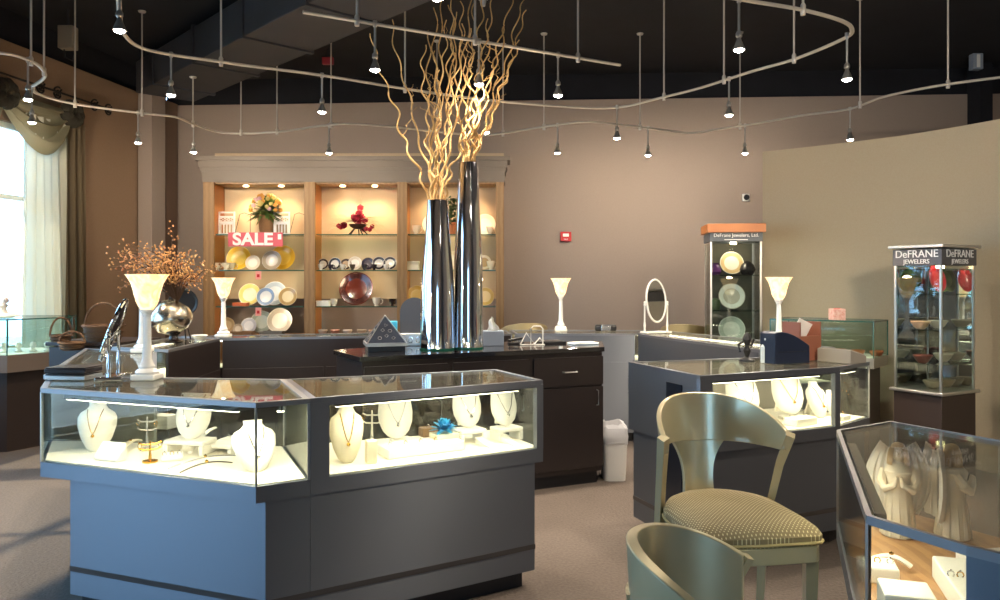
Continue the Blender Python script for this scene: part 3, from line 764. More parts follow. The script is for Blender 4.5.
bust((.03, 4.27, zD + .075), .2, .16, .5, 'white necklace form on a riser at the right end of the front centre case', kind='pad', lean=.22, grp=None, chain=SILVER)
def riser(loc, w, d, h, rz, label, m=WHITE, grp=None):
    t = thing('display_riser', label, 'riser', loc, rz, grp)
    MB().box((0, 0, h - .011), (w, d, .022)).build('riser_top', m, t, bevel=.006)
    for s in (-1, 1): MB().box((s * (w / 2 - .012), 0, (h - .022) / 2), (.024, d, h - .022)).build('riser_leg', m, t, bevel=.004)
    return t
riser((-1.56, 3.93, zD), .22, .13, .07, -.2, 'white bridge riser under the middle necklace form in the front left case')
riser((-.17, 4.21, zD), .16, .12, .07, .55, 'white bridge riser right of the blue flower')
riser((.035, 4.26, zD), .15, .11, .07, .55, 'white bridge riser at the right end of the front centre case')
riser(on(225, 451), .16, .12, .045, -.3, 'low white bridge riser beside the leaning bust in the front left case')
def block(loc, d, rz, label, m=WHITE, name='display_block', wedge=0, cat='display block', grp=None, items=0):
    t = thing(name, label, cat, loc, rz, grp)
    b = MB(); x, y, h = d[0] / 2, d[1] / 2, d[2]
    v = b._v([(-x, -y, 0), (x, -y, 0), (x, y, 0), (-x, y, 0), (-x, -y, h * (1 - wedge)), (x, -y, h * (1 - wedge)), (x, y, h), (-x, y, h)])
    for f in ((0, 3, 2, 1), (4, 5, 6, 7), (0, 1, 5, 4), (1, 2, 6, 5), (2, 3, 7, 6), (3, 0, 4, 7)): b.bm.faces.new([v[i] for i in f])
    b.build('pad', m, t, bevel=.006, smooth=False)
    rn = random.Random(hash(label) % 99)
    sl = math.atan2(h * wedge, d[1])
    for k in range(items):
        px_ = -x + (k + .5) * 2 * x / items; py_ = 0
        zz = h * (1 - wedge / 2) + .006
        MB().tube([(px_ + .009 * math.cos(a), py_, zz + .009 * math.sin(a)) for a in [q * PI / 5 for q in range(10)]], .0022, 5, closed=True).build('ring', GOLD if k % 2 else SILVER, t)
        MB().ico((px_, py_, zz + .011), .0035, 1).build('stone', SILVER, t)
    return t
block((-1.88, 3.76, zD), (.15, .06, .085), -.35, 'white card standing at the front left of the front left case', PAPER, wedge=.8, name='white_card')
block(on(163, 428), (.14, .09, .08), -.3, 'white box left of the middle riser in the front left case', items=2)
block(on(233, 447), (.1, .09, .05), -.3, 'small white ring block near the leaning bust', items=2)
block(on(172, 460), (.1, .06, .035), .4, 'flat white earring pad at the front of the front left case', wedge=.5, items=3)
block((-.40, 3.94, zD), (.42, .16, .05), .55, 'large white pad in the middle of the front centre case', items=5)
block(on(444, 447), (.13, .1, .075), .5, 'cream gift box under the blue flower', CREAM)
block(on(401, 443), (.11, .07, .03), .5, 'white block under the dark bead necklace form', wedge=.3)
block(on(371, 463), (.05, .05, .11), .4, 'small cream pedestal beside the gold chain bust', CREAM, items=1)
block((-.07, 4.10, zD), (.05, .17, .03), .55, 'narrow white bracelet ramp right of the large pad', wedge=.9)
block((.06, 4.13, zD), (.04, .15, .03), .55, 'thin white bracelet strip at the right of the front centre case', wedge=.9)
block(on(428, 436), (.09, .07, .05), .5, 'small open ring box left of the blue flower', mat('walnut_box', '8a6a48', .5), items=1)
def branch_stand(loc, h, label, m=SATIN, rz=0):
    t = thing('jewellery_tree', label, 'jewellery stand', loc, rz)
    MB().lathe([(.035, 0), (.035, .008), (.008, .014), (.005, h * .5), (.005, h)], n=14).build('post', m, t)
    for k, z in enumerate((h * .6, h * .85)):
        MB().tube([(-.05, 0, z + .01), (-.03, 0, z), (.03, 0, z), (.05, 0, z + .01)], .004, 6).build('arm', m, t)
    for s in (-1, 1):
        MB().tube([(s * .045, -.002, h * .86 - .03 + .02 * math.sin(a)) if False else (s * .045 + .008 * math.cos(a), 0, h * .8 + .012 * math.sin(a)) for a in [q * PI / 4 for q in range(8)]], .0018, 5, closed=True).build('earring', GOLD, t)
    return t
branch_stand(on(147, 450), .17, 'tall silver earring tree left of the middle riser in the front left case')
branch_stand(on(150, 462), .1, 'short earring tree near the front glass of the front left case', GOLD, .5)
branch_stand(on(372, 442), .17, 'slim earring tree between the cream bust and the dark bead form', WHITE)
def wand(p0, p1, label, m, name='bracelet_bar', r=.007):
    t = thing(name, label, 'bracelet', p0); d = Vector(p1) - Vector(p0)
    pth = [d * k / 8 + Vector((0, 0, .022 * math.sin(PI * k / 8) + r)) for k in range(9)]
    MB().tube(pth, r, 8, flat=.5).build('band', m, t)
    MB().ico(pth[4] + Vector((0, 0, .006)), .009, 1).build('clasp', GOLD, t)
    return t
wand(on(168, 470), on(240, 457), 'long silver chain bar lying at the front of the front left case', STEEL)
wand(on(180, 474), on(232, 464), 'dark bracelet lying in front of the low riser in the front left case', mat('dark_strap', '5a5448', .5))
wand(on(190, 455), on(215, 430), 'white bracelet arm leaning on the middle riser', WHITE, r=.013)
wand(on(120, 440), on(148, 430), 'thin dark bracelet behind the left bust', mat('dark_strap', '5a5448', .5), r=.005)
wand(on(120, 455), on(140, 443), 'cream knotted strap between the left bust and the earring tree', CREAM, r=.014)
# blue flower bow
fl = thing('blue_flower_bow', 'bright blue ribbon flower on the cream gift box in the front centre case', 'bow', on(444, 447) + Vector((0, 0, .076)))
b = MB()
for k in range(46):
    a = k * 2.4; e = random.uniform(.1, 1.4)
    leaf(b, (0, 0, .012), (math.cos(a) * math.cos(e), math.sin(a) * math.cos(e), math.sin(e)), .085, .016, .25)
b.build('petals', mat('sky_ribbon', '2f9fd0', .5), fl, smooth=False)
MB().ico((0, 0, .035), .022, 2).build('centre', mat('deep_blue_ribbon', '1a78b0', .5), fl)
# right-hand case (D)
def onD(px, py): return pt(px, py, zD)
bust(Vector((1.47, 4.66, zD + .05)), .24, .23, .35, 'white curved necklace form at the left of the case behind the stool', kind='pad', lean=.3, grp=None, chain=SILVER)
bust(Vector((1.79, 4.80, zD + .05)), .24, .22, .3, 'white curved necklace form in the middle of the case behind the stool', kind='pad', lean=.3, grp=None)
bust(Vector((2.03, 4.95, zD)), .22, .16, .5, 'white necklace bust at the dark post of the case behind the stool', lean=.3, grp=None)
block((1.24, 4.50, zD), (.16, .12, .11), .4, 'white block at the left end of the case behind the stool', items=2)
block((1.5, 4.55, zD), (.18, .1, .045), .6, 'low white pad under the left curved form of the case behind the stool')
block((1.81, 4.7, zD), (.2, .1, .045), .6, 'low white pad under the middle curved form of the case behind the stool')
block(onD(790, 420), (.04, .16, .02), .5, 'first slim bracelet ramp in the case behind the stool', wedge=.9, items=1)
block(onD(806, 418), (.04, .16, .02), .5, 'second slim bracelet ramp in the case behind the stool', wedge=.9, items=1)
branch_stand(onD(829, 408), .1, 'small earring tree near the dark post of the case behind the stool', WHITE)
wand(onD(800, 412), onD(833, 413), 'silver bracelet lying by the post in the case behind the stool', STEEL)
wand(onD(806, 408), onD(833, 408), 'tan bracelet lying behind the silver one in the case behind the stool', CREAM)
block((2.13, 4.87, zD), (.1, .08, .03), .7, 'flat white pad in the right corner section of the case behind the stool', items=2)
bust((2.14, 5.02, zD), .16, .12, .8, 'small bust in the right corner section of the case behind the stool', lean=.2, grp=None)
# lit case C
bust((-2.6, 5.2, zD), .2, .18, 1.0, 'white bust inside the lit case running back on the left', grp=None)
block((-2.75, 5.6, zD), (.2, .14, .05), .4, 'white pad inside the lit case running back on the left')
# E case: angels and pads
ZE = .6465
def angel(loc, rz, label, side=False, h=.30):
    t = thing('angel_figurine', label, 'figurine', loc, rz)
    st = mat('cream_stone', 'ddd4c0', .6, col2='cfc4aa', nscale=15, bump=.2)
    b = MB()
    # robe, torso, neck and head as one body
    b.lathe([(.05, 0), (.052, .01), (.046, .06), (.04, .12), (.034, .155), (.04, .19), (.045, .215), (.03, .235), (.014, .243), (.013, .252), (.02, .262), (.0235, .278), (.02, .294), (.008, .302)], n=22)
    for k in range(12):
        a = k * 2 * PI / 12
        b.tube([(.05 * math.cos(a), .05 * math.sin(a), .004), (.044 * math.cos(a), .044 * math.sin(a), .07), (.033 * math.cos(a), .033 * math.sin(a), .15)], [.008, .006, .002], 5)
    b.build('body', st, t)
    for s in (-1, 1):   # arms meeting in prayer
        MB().tube([(s * .04, 0, .215), (s * .05, -.015, .18), (s * .04, -.04, .16), (s * .012, -.058, .178), (s * .006, -.06, .205)], [.015, .017, .014, .009, .006], 8).build('arm', st, t)
        def wing(u_, v_, s=s):
            z = .06 + .21 * v_
            w = (.025 + .062 * math.sin(PI * (v_ * .8 + .12)))
            return (s * (.012 + w * u_), .04 + .02 * u_ + .006 * math.sin(u_ * 22), z + .03 * u_ * v_)
        MB().grid(wing, 12, 14, .008).build('wing', mat('pale_wing', 'd8d4c8', .6), t)
    b = MB()
    for k in range(60):
        a = random.uniform(0, 2 * PI)
        if abs(a - 1.5 * PI) < .75: continue
        b.tube([(.02 * math.cos(a), .02 * math.sin(a), .29), (.027 * math.cos(a), .027 * math.sin(a), .268), (.03 * math.cos(a), .03 * math.sin(a), .235)], .005, 4)
    b.ico((0, .003, .29), .0235, 2, (1, 1, .8))
    b.build('hair', mat('stone_hair', 'b09464', .6), t)
    b = MB()
    for s in (-1, 1): b.ico((s * .008, -.0215, .28), .0028, 1)
    b.ico((0, -.025, .274), .004, 1, (.7, 1, 1.2)); b.ico((0, -.0215, .266), .0035, 1, (1.4, .6, .5))
    b.build('face', mat('stone_face', 'b8a888', .6), t)
    t.scale = (h / .302,) * 3
    return t
angel((1.47, 2.88, ZE), -.42, 'cream praying angel figurine facing the camera inside the lower right case', h=.335)
angel((1.66, 2.86, ZE), 1.35, 'cream angel figurine turned sideways inside the lower right case', h=.335)
block((1.12, 2.15, ZE), (.13, .13, .09), -.3, 'white square pad at the front glass of the lower right case')
block((1.36, 2.28, ZE), (.1, .36, .07), -.3, 'long white tray with rings at the right of the lower right case', items=4)
block((1.19, 2.46, ZE), (.11, .11, .05), -.3, 'white earring card pad behind the square pad in the lower right case', items=3)
block((1.66, 2.5, ZE), (.2, .3, .03), .2, 'long flat jewellery tray below the sideways angel', items=5)
wand((1.24, 2.6, ZE), (1.33, 2.52, ZE), 'pearl white bracelet arm in the lower right case', WHITE, r=.013)

# ================================================================ LAMPS
SHADE = bpy.data.materials.new('alabaster_shade'); SHADE.use_nodes = True
nt = SHADE.node_tree; pb = nt.nodes['Principled BSDF']; pb.inputs['Base Color'].default_value = lin('d8c090'); pb.inputs['Roughness'].default_value = .35
tcn = nt.nodes.new('ShaderNodeTexCoord'); nn = nt.nodes.new('ShaderNodeTexNoise'); nn.inputs['Scale'].default_value = 14; nn.inputs['Distortion'].default_value = 1.5
rp = nt.nodes.new('ShaderNodeValToRGB'); rp.color_ramp.elements[0].color = lin('ffc478'); rp.color_ramp.elements[1].color = lin('ffeec4')
rp.color_ramp.elements[0].position = .35; rp.color_ramp.elements[1].position = .6
nt.links.new(tcn.outputs['Object'], nn.inputs['Vector']); nt.links.new(nn.outputs['Fac'], rp.inputs['Fac']); nt.links.new(rp.outputs['Color'], pb.inputs['Emission Color'])
pb.inputs['Emission Strength'].default_value = .95
def lamp(loc, label):
    t = thing('torchiere_lamp', label, 'lamp', loc, 0, 'white torchiere table lamps')
    MB().box((0, 0, .015), (.125, .125, .03)).build('foot', WHITEC, t, bevel=.008)
    MB().lathe([(.056, .03), (.06, .04), (.05, .052), (.036, .06), (.04, .07), (.03, .09), (.024, .11), (.021, .2), (.019, .3), (.018, .33), (.024, .336), (.024, .345), (.034, .355), (.036, .365), (.02, .37)], n=24).build('column', WHITEC, t)
    MB().lathe([(.03, .365), (.045, .385), (.056, .41), (.064, .45), (.078, .5), (.1, .54), (.11, .55), (.106, .55), (.095, .54), (.072, .5), (.058, .45), (.05, .412), (.04, .39), (.0, .38)], n=32, cap=False).build('lamp_shade', SHADE, t)
    light('bulb', 'POINT', (loc[0], loc[1], loc[2] + .53), 14, (1, .66, .36), t, rad=.04)
    return t
lamp((-1.85, 4.09, HC), 'large torchiere lamp with glowing bell shade on the front left case')
lamp((-2.60, 5.67, HC), 'torchiere lamp half hidden behind the front left lamp')
lamp((-2.57, 7.25, HC), 'torchiere lamp in front of the left shelving bay')
lamp((.63, 8.08, HC), 'torchiere lamp on the rear blue grey counter under the red alarm')
lamp((2.27, 6.35, HC), 'torchiere lamp on the rear right counter next to the wood topped tower')
# oval cheval mirrors ---------------------------------------------------
MIRR = mat('mirror', 'd8d8d8', .03, 1.0)
def cheval(loc, rz, tilt, h, m, label, backm=None):
    t = thing('table_mirror', label, 'mirror', loc, rz)
    W = h * .24
    MB().box((0, 0, .012), (W * 1.6, .05, .02)).build('foot', m, t, bevel=.005)
    for s in (-1, 1):
        MB().box((s * W, 0, .012), (.03, .13, .02)).build('foot', m, t, bevel=.005)
        MB().lathe([(.012, .02), (.009, .05), (.013, .08), (.008, .12), (.008, h * .5), (.014, h * .52), (.008, h * .56)], (s * W, 0, 0), 12).build('post', m, t)
        MB().sphere((s * W, 0, h * .57), .013, 10).build('knob', m, t)
    cz = h * .60; R = Matrix.Translation((0, 0, cz)) @ Matrix.Rotation(tilt, 4, 'X')
    path = [R @ Vector((W * .84 * math.cos(a), 0, h * .39 * math.sin(a))) for a in [k * 2 * PI / 32 for k in range(32)]]
    MB().tube(path, .011, 8, closed=True).build('oval_frame', m, t)
    b = MB(); v1 = [b.bm.verts.new(R @ Vector((W * .82 * math.cos(a), -.004, h * .38 * math.sin(a)))) for a in [k * 2 * PI / 32 for k in range(32)]]
    v2 = [b.bm.verts.new(R @ Vector((W * .82 * math.cos(a), .004, h * .38 * math.sin(a)))) for a in [k * 2 * PI / 32 for k in range(32)]]
    b.bm.faces.new(v1); b.bm.faces.new(v2[::-1])
    for k in range(32): b.bm.faces.new([v1[k], v1[(k + 1) % 32], v2[(k + 1) % 32], v2[k]])
    b.build('mirror_glass', MIRR, t, smooth=False)
    return t
cheval((1.55, 7.75, HC), .36, -.1, .54, WHITEC, 'white framed oval mirror on the rear right counter')
cheval((-2.03, 4.10, HC), 1.80, .36, .43, CHROME, 'tilted chrome framed mirror beside the large front lamp')

# ================================================================ CHROME VASES + WILLOW
def vase(loc, h, r0, r1, label):
    t = thing('chrome_vase', label, 'vase', loc)
    prof = [(r0 * .9, 0), (r0, .01), (r0 * .97, h * .15), (r0 * .86 + r1 * .12, h * .45), (r0 * .2 + r1 * .82, h * .8), (r1, h), (r1 * .9, h), (r1 * .85, h * .9), (0, h * .6)]
    MB().lathe(prof, n=48).build('body', CHROME, t)
    MB().lathe([(r0 * 1.01, 0), (r0 * 1.02, .006), (r0 * 1.01, .012)], n=40).build('foot_ring', mat('green_glass_foot', '1e5a48', .1), t)
    return t
V1 = Vector((-.475, 5.93, HC)); V2 = Vector((-.245, 6.02, HC))
vase(V1, 1.13, .135, .078, 'shorter tapered chrome vase on the island counter')
vase(V2, 1.43, .118, .076, 'taller tapered chrome vase on the island counter')
WIL = mat('golden_willow', 'c8a46c', .6, col2='b48c54', nscale=14, bump=.3)
def willow(base, tops, label, grp, seed, vr):
    for i, (px, py) in enumerate(tops):
        rn = random.Random(seed + i)
        end = ptd(px, py, base.y + rn.uniform(-.25, .3))
        a = rn.random() * 6.28; st = base + Vector((vr * .75 * math.cos(a), vr * .75 * math.sin(a), 0))
        n = 60; P = []; ph = [rn.random() * 6.28 for _ in range(4)]; amp = rn.uniform(.7, 1.15); fr = rn.uniform(5.5, 8)
        mid = st.lerp(end, .45); mid = Vector((st.x + (end.x - st.x) * .55, mid.y, mid.z))
        for k in range(n):
            q = k / (n - 1)
            c = st * (1 - q) ** 2 + mid * 2 * q * (1 - q) + end * q * q
            e = min(1, q * 6) * .018 * amp
            c = c + Vector((e * math.sin(q * fr * 5.6 + ph[0]) + e * .7 * math.sin(q * fr * 2.3 + ph[1]), e * math.cos(q * fr * 5 + ph[2]), e * .4 * math.sin(q * 30 + ph[3])))
            P.append(c)
        b = MB().tube([p - st for p in P], [.0088 * (1 - .65 * k / n) + .001 for k in range(n)], 6)
        # side twigs
        for w in range(1):
            k0 = rn.randint(24, 46); p0 = P[k0]; d = Vector((rn.uniform(-1, 1), rn.uniform(-.5, .5), rn.uniform(.6, 1.2))).normalized(); Lw = rn.uniform(.12, .3)
            b.tube([p0 - st + d * Lw * j / 8 + Vector((.014 * math.sin(j * 1.9 + ph[0]), .01 * math.cos(j * 1.7), 0)) for j in range(9)], [.0045 * (1 - .09 * j) for j in range(9)], 5)
        o = b.build('willow_branch', WIL); o.location = st
        tag(o, label, 'branch', grp)
willow(V1 + Vector((0, 0, 1.09)), [(370, 34), (390, 20), (422, 45), (437, 50), (434, 8), (443, -8), (452, 4), (446, 20), (472, -10), (464, 22), (428, 30), (456, 12), (440, 70), (481, 60)], 'curly golden willow branch standing in the shorter chrome vase', 'willow branches in the shorter vase', 100, .06)
willow(V2 + Vector((0, 0, 1.39)), [(450, -12), (460, 2), (476, -14), (487, 18), (495, -6), (505, 24), (512, -6), (525, -4), (470, 30), (483, -15), (527, 10), (518, 40)], 'curly golden willow branch standing in the taller chrome vase', 'willow branches in the taller vase', 300, .055)

# ================================================================ ISLAND OBJECTS
t = thing('pyramid_box', 'grey pyramid shaped box with white symbols on the island counter', 'box', (-.86, 5.83, HC), .25)
NAVY = mat('slate_print', '1c2230', .6, col2='222a3a', nscale=8, spec=.12)
MB().box((0, 0, .02), (.27, .27, .04)).build('plinth', BLACKP, t, bevel=.003)
b = MB(); s = .15
v = b._v([(-s, -s, .04), (s, -s, .04), (s, s, .04), (-s, s, .04), (-s, -s, .065), (s, -s, .065), (s, s, .065), (-s, s, .065)])
for f in ((0, 3, 2, 1), (4, 5, 6, 7), (0, 1, 5, 4), (1, 2, 6, 5), (2, 3, 7, 6), (3, 0, 4, 7)): b.bm.faces.new([v[i] for i in f])
b.build('silver_band', SATIN, t)
b = MB(); v = b._v([(-.14, -.14, .065), (.14, -.14, .065), (.14, .14, .065), (-.14, .14, .065), (0, 0, .26)])
for f in ((0, 3, 2, 1), (0, 1, 4), (1, 2, 4), (2, 3, 4), (3, 0, 4)): b.bm.faces.new([v[i] for i in f])
b.build('pyramid', NAVY, t, smooth=False)
for side in range(4):
    R = Matrix.Rotation(side * PI / 2, 4, 'Z'); sl = math.atan2(.14, .195)
    b = MB()
    for e in (-1, 1):
        b.tube([R @ Vector((e * .14, -.14, .067)), R @ Vector((0, 0, .262))], .004, 5)
    for (x, z) in ((-.05, .1), (.05, .1), (0, .115), (-.025, .155), (.028, .15), (0, .19)):
        y = -.14 + (z - .065) / .195 * .14 - .003
        k = random.choice((3, 4, 6))
        b.tube([R @ Vector((x + .014 * math.cos(q * 2 * PI / k), y + .014 * math.sin(q * 2 * PI / k) * .58, z + .014 * math.sin(q * 2 * PI / k) * .8)) for q in range(k)], .0018, 4, closed=True)
    b.build('symbols', SATIN, t)
# arched stand
t = thing('arched_display_stand', 'grey arched display panel on a silver base beside the pyramid', 'display stand', (-.69, 6.28, HC), .12)
W = .115
ar = [(-W, .1)] + [(W * math.cos(PI - a) if False else -W * math.cos(a), .27 + W * math.sin(a)) for a in [k * PI / 16 for k in range(17)]] + [(W, .1)]
MB().prism([(x, z) for x, z in ar[::-1]], -.012, .012, Matrix.Rotation(PI / 2, 4, 'X')).build('arched_panel', mat('slate_velvet', '43464e', .9), t)
b = MB(); b.box((0, -.01, .05), (.27, .12, .1)); b.build('stand_base', SATIN, t, bevel=.006)
for k in range(4): MB().tube([(-.09 + k * .06 + .018 * math.cos(q * PI / 5), -.074, .05 + .025 * math.sin(q * PI / 5)) for q in range(10)], .004, 5, closed=True).build('scroll_ornament', SILVER, t)
# cyan box
t = small_box('cyan_package', (-.87, 6.22, HC), (.1, .05, .2), mat('cyan_print', '38b4dc', .4, col2='6ad0ec', nscale=25), 'bright cyan printed package behind the pyramid', 'package', rz=.2)
MB().box((0, -.032, .12), (.06, .003, .05)).build('label_patch', mat('pale_cyan', 'bfeaf6', .5), t)
# tissue box
t = small_box('tissue_box', (-.06, 6.28, HC), (.165, .13, .12), mat('grey_box', '8a94a4', .5), 'grey tissue box with a tissue standing out, right of the chrome vases', 'tissue box', rz=.15)
MB().lathe([(.04, 0), (.04, .003)], (0, 0, .119), 16).build('opening', BLACKP, t)
MB().grid(lambda u_, v_: (.045 * (u_ - .5) * (1.2 - v_) * 2 + .01 * math.sin(v_ * 6), .012 * math.sin(u_ * 9 + v_ * 3), .115 + .12 * v_ * (1 - .3 * abs(u_ - .4))), 12, 10, .001).build('tissue', PAPER, t)
# easel stands of wire
t = thing('wire_easel_stand', 'pair of white triangular wire stands on the island counter', 'stand', (.29, 6.3, HC), .2)
MB().tube([(-.13, 0, .006), (-.08, 0, .1), (-.01, 0, .006), (-.13, 0, .006)], .006, 6).build('triangle', WHITEC, t)
MB().tube([(-.03, .05, .006), (-.03, .05, .13), (-.01, .05, .15), (.05, .05, .15), (.07, .05, .13), (.07, .05, .006)], .006, 6).build('arch', WHITEC, t)
MB().tube([(-.02, -.01, .006), (.03, -.01, .06), (.07, -.01, .006), (-.02, -.01, .006)], .006, 6).build('triangle', WHITEC, t)
t = small_box('paper_stack', (.68, 6.4, HC), (.22, .15, .012), mat('pale_blue_paper', 'a8b8c4', .7), 'pale blue papers at the right end of the island counter', 'papers', rz=.3)
MB().box((.01, .0, .014), (.2, .14, .004), rz=.1).build('top_sheet', PAPER, t)
t = small_box('black_tray', (.42, 6.5, HC), (.22, .16, .02), BLACKP, 'low black tray on the island between the wire stands and the papers', 'tray', rz=.3)
MB().box((0, 0, .022), (.17, .11, .004)).build('tray_lining', LAMD, t)
t = thing('stapler', 'small black stapler on the rear of the island', 'stapler', (.13, 6.4, HC), .4)
MB().box((0, 0, .008), (.14, .035, .016)).build('foot', BLACKP, t, bevel=.004); MB().box((0, 0, .04), (.14, .03, .02), ry=-.12).build('arm', BLACKP, t, bevel=.006)
MB().box((0, 0, .024), (.03, .02, .02)).build('hinge', STEEL, t)

# clamshell trays on the left front case
for i, (z, l) in enumerate(((HC, 'lower grey jewellery tray stacked on the front left case'), (HC + .034, 'upper dark jewellery tray stacked on the front left case'))):
    t = thing('jewellery_tray', l, 'tray', (-2.25 + .0 * i, 4.12, z), -.08 + .03 * i, 'stacked jewellery trays')
    MB().box((0, 0, .012), (.22, .16, .024)).build('tray_body', SATIN if i == 0 else LAMD, t, bevel=.004)
    MB().box((0, 0, .028), (.215, .155, .008)).build('tray_lid', LAMD, t, bevel=.003)

# rear counter objects
t = thing('round_clock', 'low black rounded clock with a silver face on the rear counter', 'clock', (1.09, 8.06, HC), 0)
MB().box((0, 0, .035), (.22, .08, .07)).build('case_body', BLACKP, t, bevel=.02); MB().box((0, -.043, .035), (.1, .006, .06)).build('face', SILVER, t, bevel=.004)
# berry branches, bowl
t = thing('white_dish', 'small white dish right of the silver bowl', 'dish', (-2.62, 6.8, HC))
MB().lathe([(.03, 0), (.05, .02), (.07, .045), (.065, .05), (0, .03)], n=20).build('dish_body', WHITEC, t); MB().lathe([(.04, 0), (.04, .006)], (0, 0, -.001), 16).build('dish_foot', STEEL, t)
t = thing('berry_branch_vase', 'silver gold bulbous vase on a dark foot with spreading orange berry branches, rear left', 'plant', (-2.74, 6.55, HC))
MB().lathe([(.07, 0), (.075, .012), (.04, .03), (.03, .06), (.06, .08), (0, .08)], n=28).build('foot', mat('dark_brown_glaze', '2c201c', .25, coat=.4), t)
MB().lathe([(.05, .075), (.12, .11), (.165, .17), (.17, .21), (.15, .27), (.1, .32), (.07, .34), (.08, .36), (.06, .36), (.05, .3), (0, .25)], n=32, M=Matrix.Translation((0, 0, .1)) @ Matrix.Rotation(-.18, 4, 'Y') @ Matrix.Translation((0, 0, -.1))).build('vase', mat('warm_silver', 'ccc2b0', .22, 1.0), t)
b = MB(); bb = MB(); rn = random.Random(5)
for k in range(50):
    a = rn.random() * 6.28; sp = rn.random() ** .6 * 1.0; hh = rn.uniform(-.12, .30) + (1 - sp) * rn.uniform(0, .50)
    e = Vector((sp * .48 * math.cos(a) - .08, sp * .36 * math.sin(a), .52 + hh * .8)); s0 = Vector((.03, 0, .34)); P = []
    for j in range(10):
        q = j / 9; c = s0.lerp(e, q) + Vector((0, 0, .1 * math.sin(PI * q))) + Vector((.02 * math.sin(j * 1.3 + k), .02 * math.cos(j + k), 0)) * q
        P.append(c)
    b.tube(P, [.005 - .0004 * j for j in range(10)], 4)
    for j in range(3, 10):
        for w in range(3):
            c = P[j] + Vector((rn.gauss(0, .03), rn.gauss(0, .03), rn.gauss(0, .03)))
            bb.ico(c, rn.uniform(.006, .010), 1)
b.build('branches', mat('brown_twig', '5a3c24', .8), t)
tag(bb.build('berries', mat('orange_berry', '8a4a20', .5, col2='d0a060', nscale=9), t), kind='stuff')
t = thing('round_black_tray', 'round black tray standing behind the berry branch vase', 'tray', (-2.80, 6.90, HC), .2)
MB().lathe([(0, 0), (.1, 0), (.125, .02), (.12, .022), (.1, .008), (0, .008)], n=32, M=Matrix.Translation((0, 0, .33)) @ Matrix.Rotation(PI / 2, 4, 'X'), cap=False).build('tray_disc', BLACKP, t)
MB().tube([(-.06, .0, .006), (0, .06, .2), (.06, 0, .006)], .006, 6).build('easel', IRON, t)
MB().box((0, -.02, .2), (.14, .04, .02)).build('easel_ledge', IRON, t); MB().tube([(0, .02, .2), (0, .1, .004)], .006, 6).build('easel_leg', IRON, t)
# baskets
WK = mat('basket_wicker', '86603c', .75, col2='54371f', nscale=30, tex='wavez', bump=.7)
def basket(loc, r, h, hh, label, rz=0):
    t = thing('wicker_basket', label, 'basket', loc, rz, 'handled wicker baskets')
    MB().lathe([(r * .75, 0), (r * .8, .005), (r, h), (r * 1.04, h + .01), (r * .96, h + .01), (r * .75, .02), (0, .015)], n=28).build('basket_body', WK, t)
    b = MB()
    for z in (h * .3, h * .6, h): b.tube([((r * (.8 + .22 * z / h)) * math.cos(a), (r * (.8 + .22 * z / h)) * math.sin(a), z) for a in [k * 2 * PI / 30 for k in range(30)]], .008, 5, closed=True)
    b.build('woven_rim', WK, t)
    MB().tube([(r * math.cos(a), 0, h + hh * math.sin(a)) for a in [k * PI / 16 for k in range(17)]], .009, 6).build('handle', WK, t)
basket(ptd(104, 341, 6.55), .16, .13, .19, 'large round wicker basket with hoop handle left of the front lamp')
basket(ptd(61, 344, 6.5), .08, .07, .15, 'small wicker basket nearest the glass end of the window case', .5)
basket(ptd(72, 350, 6.3), .095, .06, .09, 'low wicker basket between the two taller handled baskets', .2)
# stand counter under baskets
t = thing('side_counter', 'low dark counter carrying the wicker baskets behind the lit case', 'counter', (-3.6, 6.75, 0), -.1)
bz = ptd(104, 341, 6.55).z
MB().box((.2, .0, bz / 2 - .02), (.6, .62, bz - .04)).build('cabinet_body', LAMB, t, bevel=.004)
MB().box((.2, 0, bz - .016), (.64, .66, .03)).build('counter_top', LAMB, t, bevel=.004)

# window case (left edge)
GH = 1.235
PG = [(-5.0, 7.15), (-4.55, 7.2), (-4.25, 7.75), (-4.4, 8.1), (-5.05, 8.0)]
def wallcase(poly, label, H, z0, fascia_h, lam, gl, curve=False):
    cx = sum(p[0] for p in poly) / len(poly); cy = sum(p[1] for p in poly) / len(poly)
    t = thing('wall_display_case', label, 'display case', (cx, cy, 0)); n = len(poly)
    MB().prism(inset(poly, .05), 0, z0 - fascia_h).build('base', lam, t, world=True, smooth=False)
    MB().prism(poly, z0 - fascia_h, z0).build('fascia', SATIN if not curve else mat('mocha_fascia', '7a6a5e', .5), t, world=True, smooth=False)
    MB().prism(inset(poly, .01), z0, z0 + .005).build('case_floor', DECK, t, world=True, smooth=False)
    MB().prism(poly, H - .008, H).build('glass_top', gl, t, world=True, smooth=False)
    b = MB()
    for i in range(n):
        a, c = Vector(poly[i]), Vector(poly[(i + 1) % n]); L = (c - a).length; ang = math.atan2(c.y - a.y, c.x - a.x)
        M = Matrix.Translation((a.x, a.y, 0)) @ Matrix.Rotation(ang, 4, 'Z')
        MB().prism([(.005, .002), (L - .005, .002), (L - .005, .008), (.005, .008)], z0, H - .008, M).build('glass_pane', gl, t, world=True, smooth=False)
        b.prism([(-.004, -.002), (.005, -.002), (.005, .006), (-.004, .006)], z0, H, M)
        b.prism([(0, -.002), (L, -.002), (L, .004), (0, .004)], H - .01, H + .001, M)
    b.build('glass_edge', GEDGE, t, world=True, smooth=False)
    return t
wallcase(PG, 'glass topped case with brown base standing in front of the left window', GH, .90, .16, LAMB, GTEAL, True)
PF = [(2.50, 7.22), (3.22, 6.72), (3.50, 7.04), (2.80, 7.57)]
wallcase(PF, 'glass case with white band on a dark base left of the right glass tower', 1.24, .92, .09, LAMB, GTEAL)
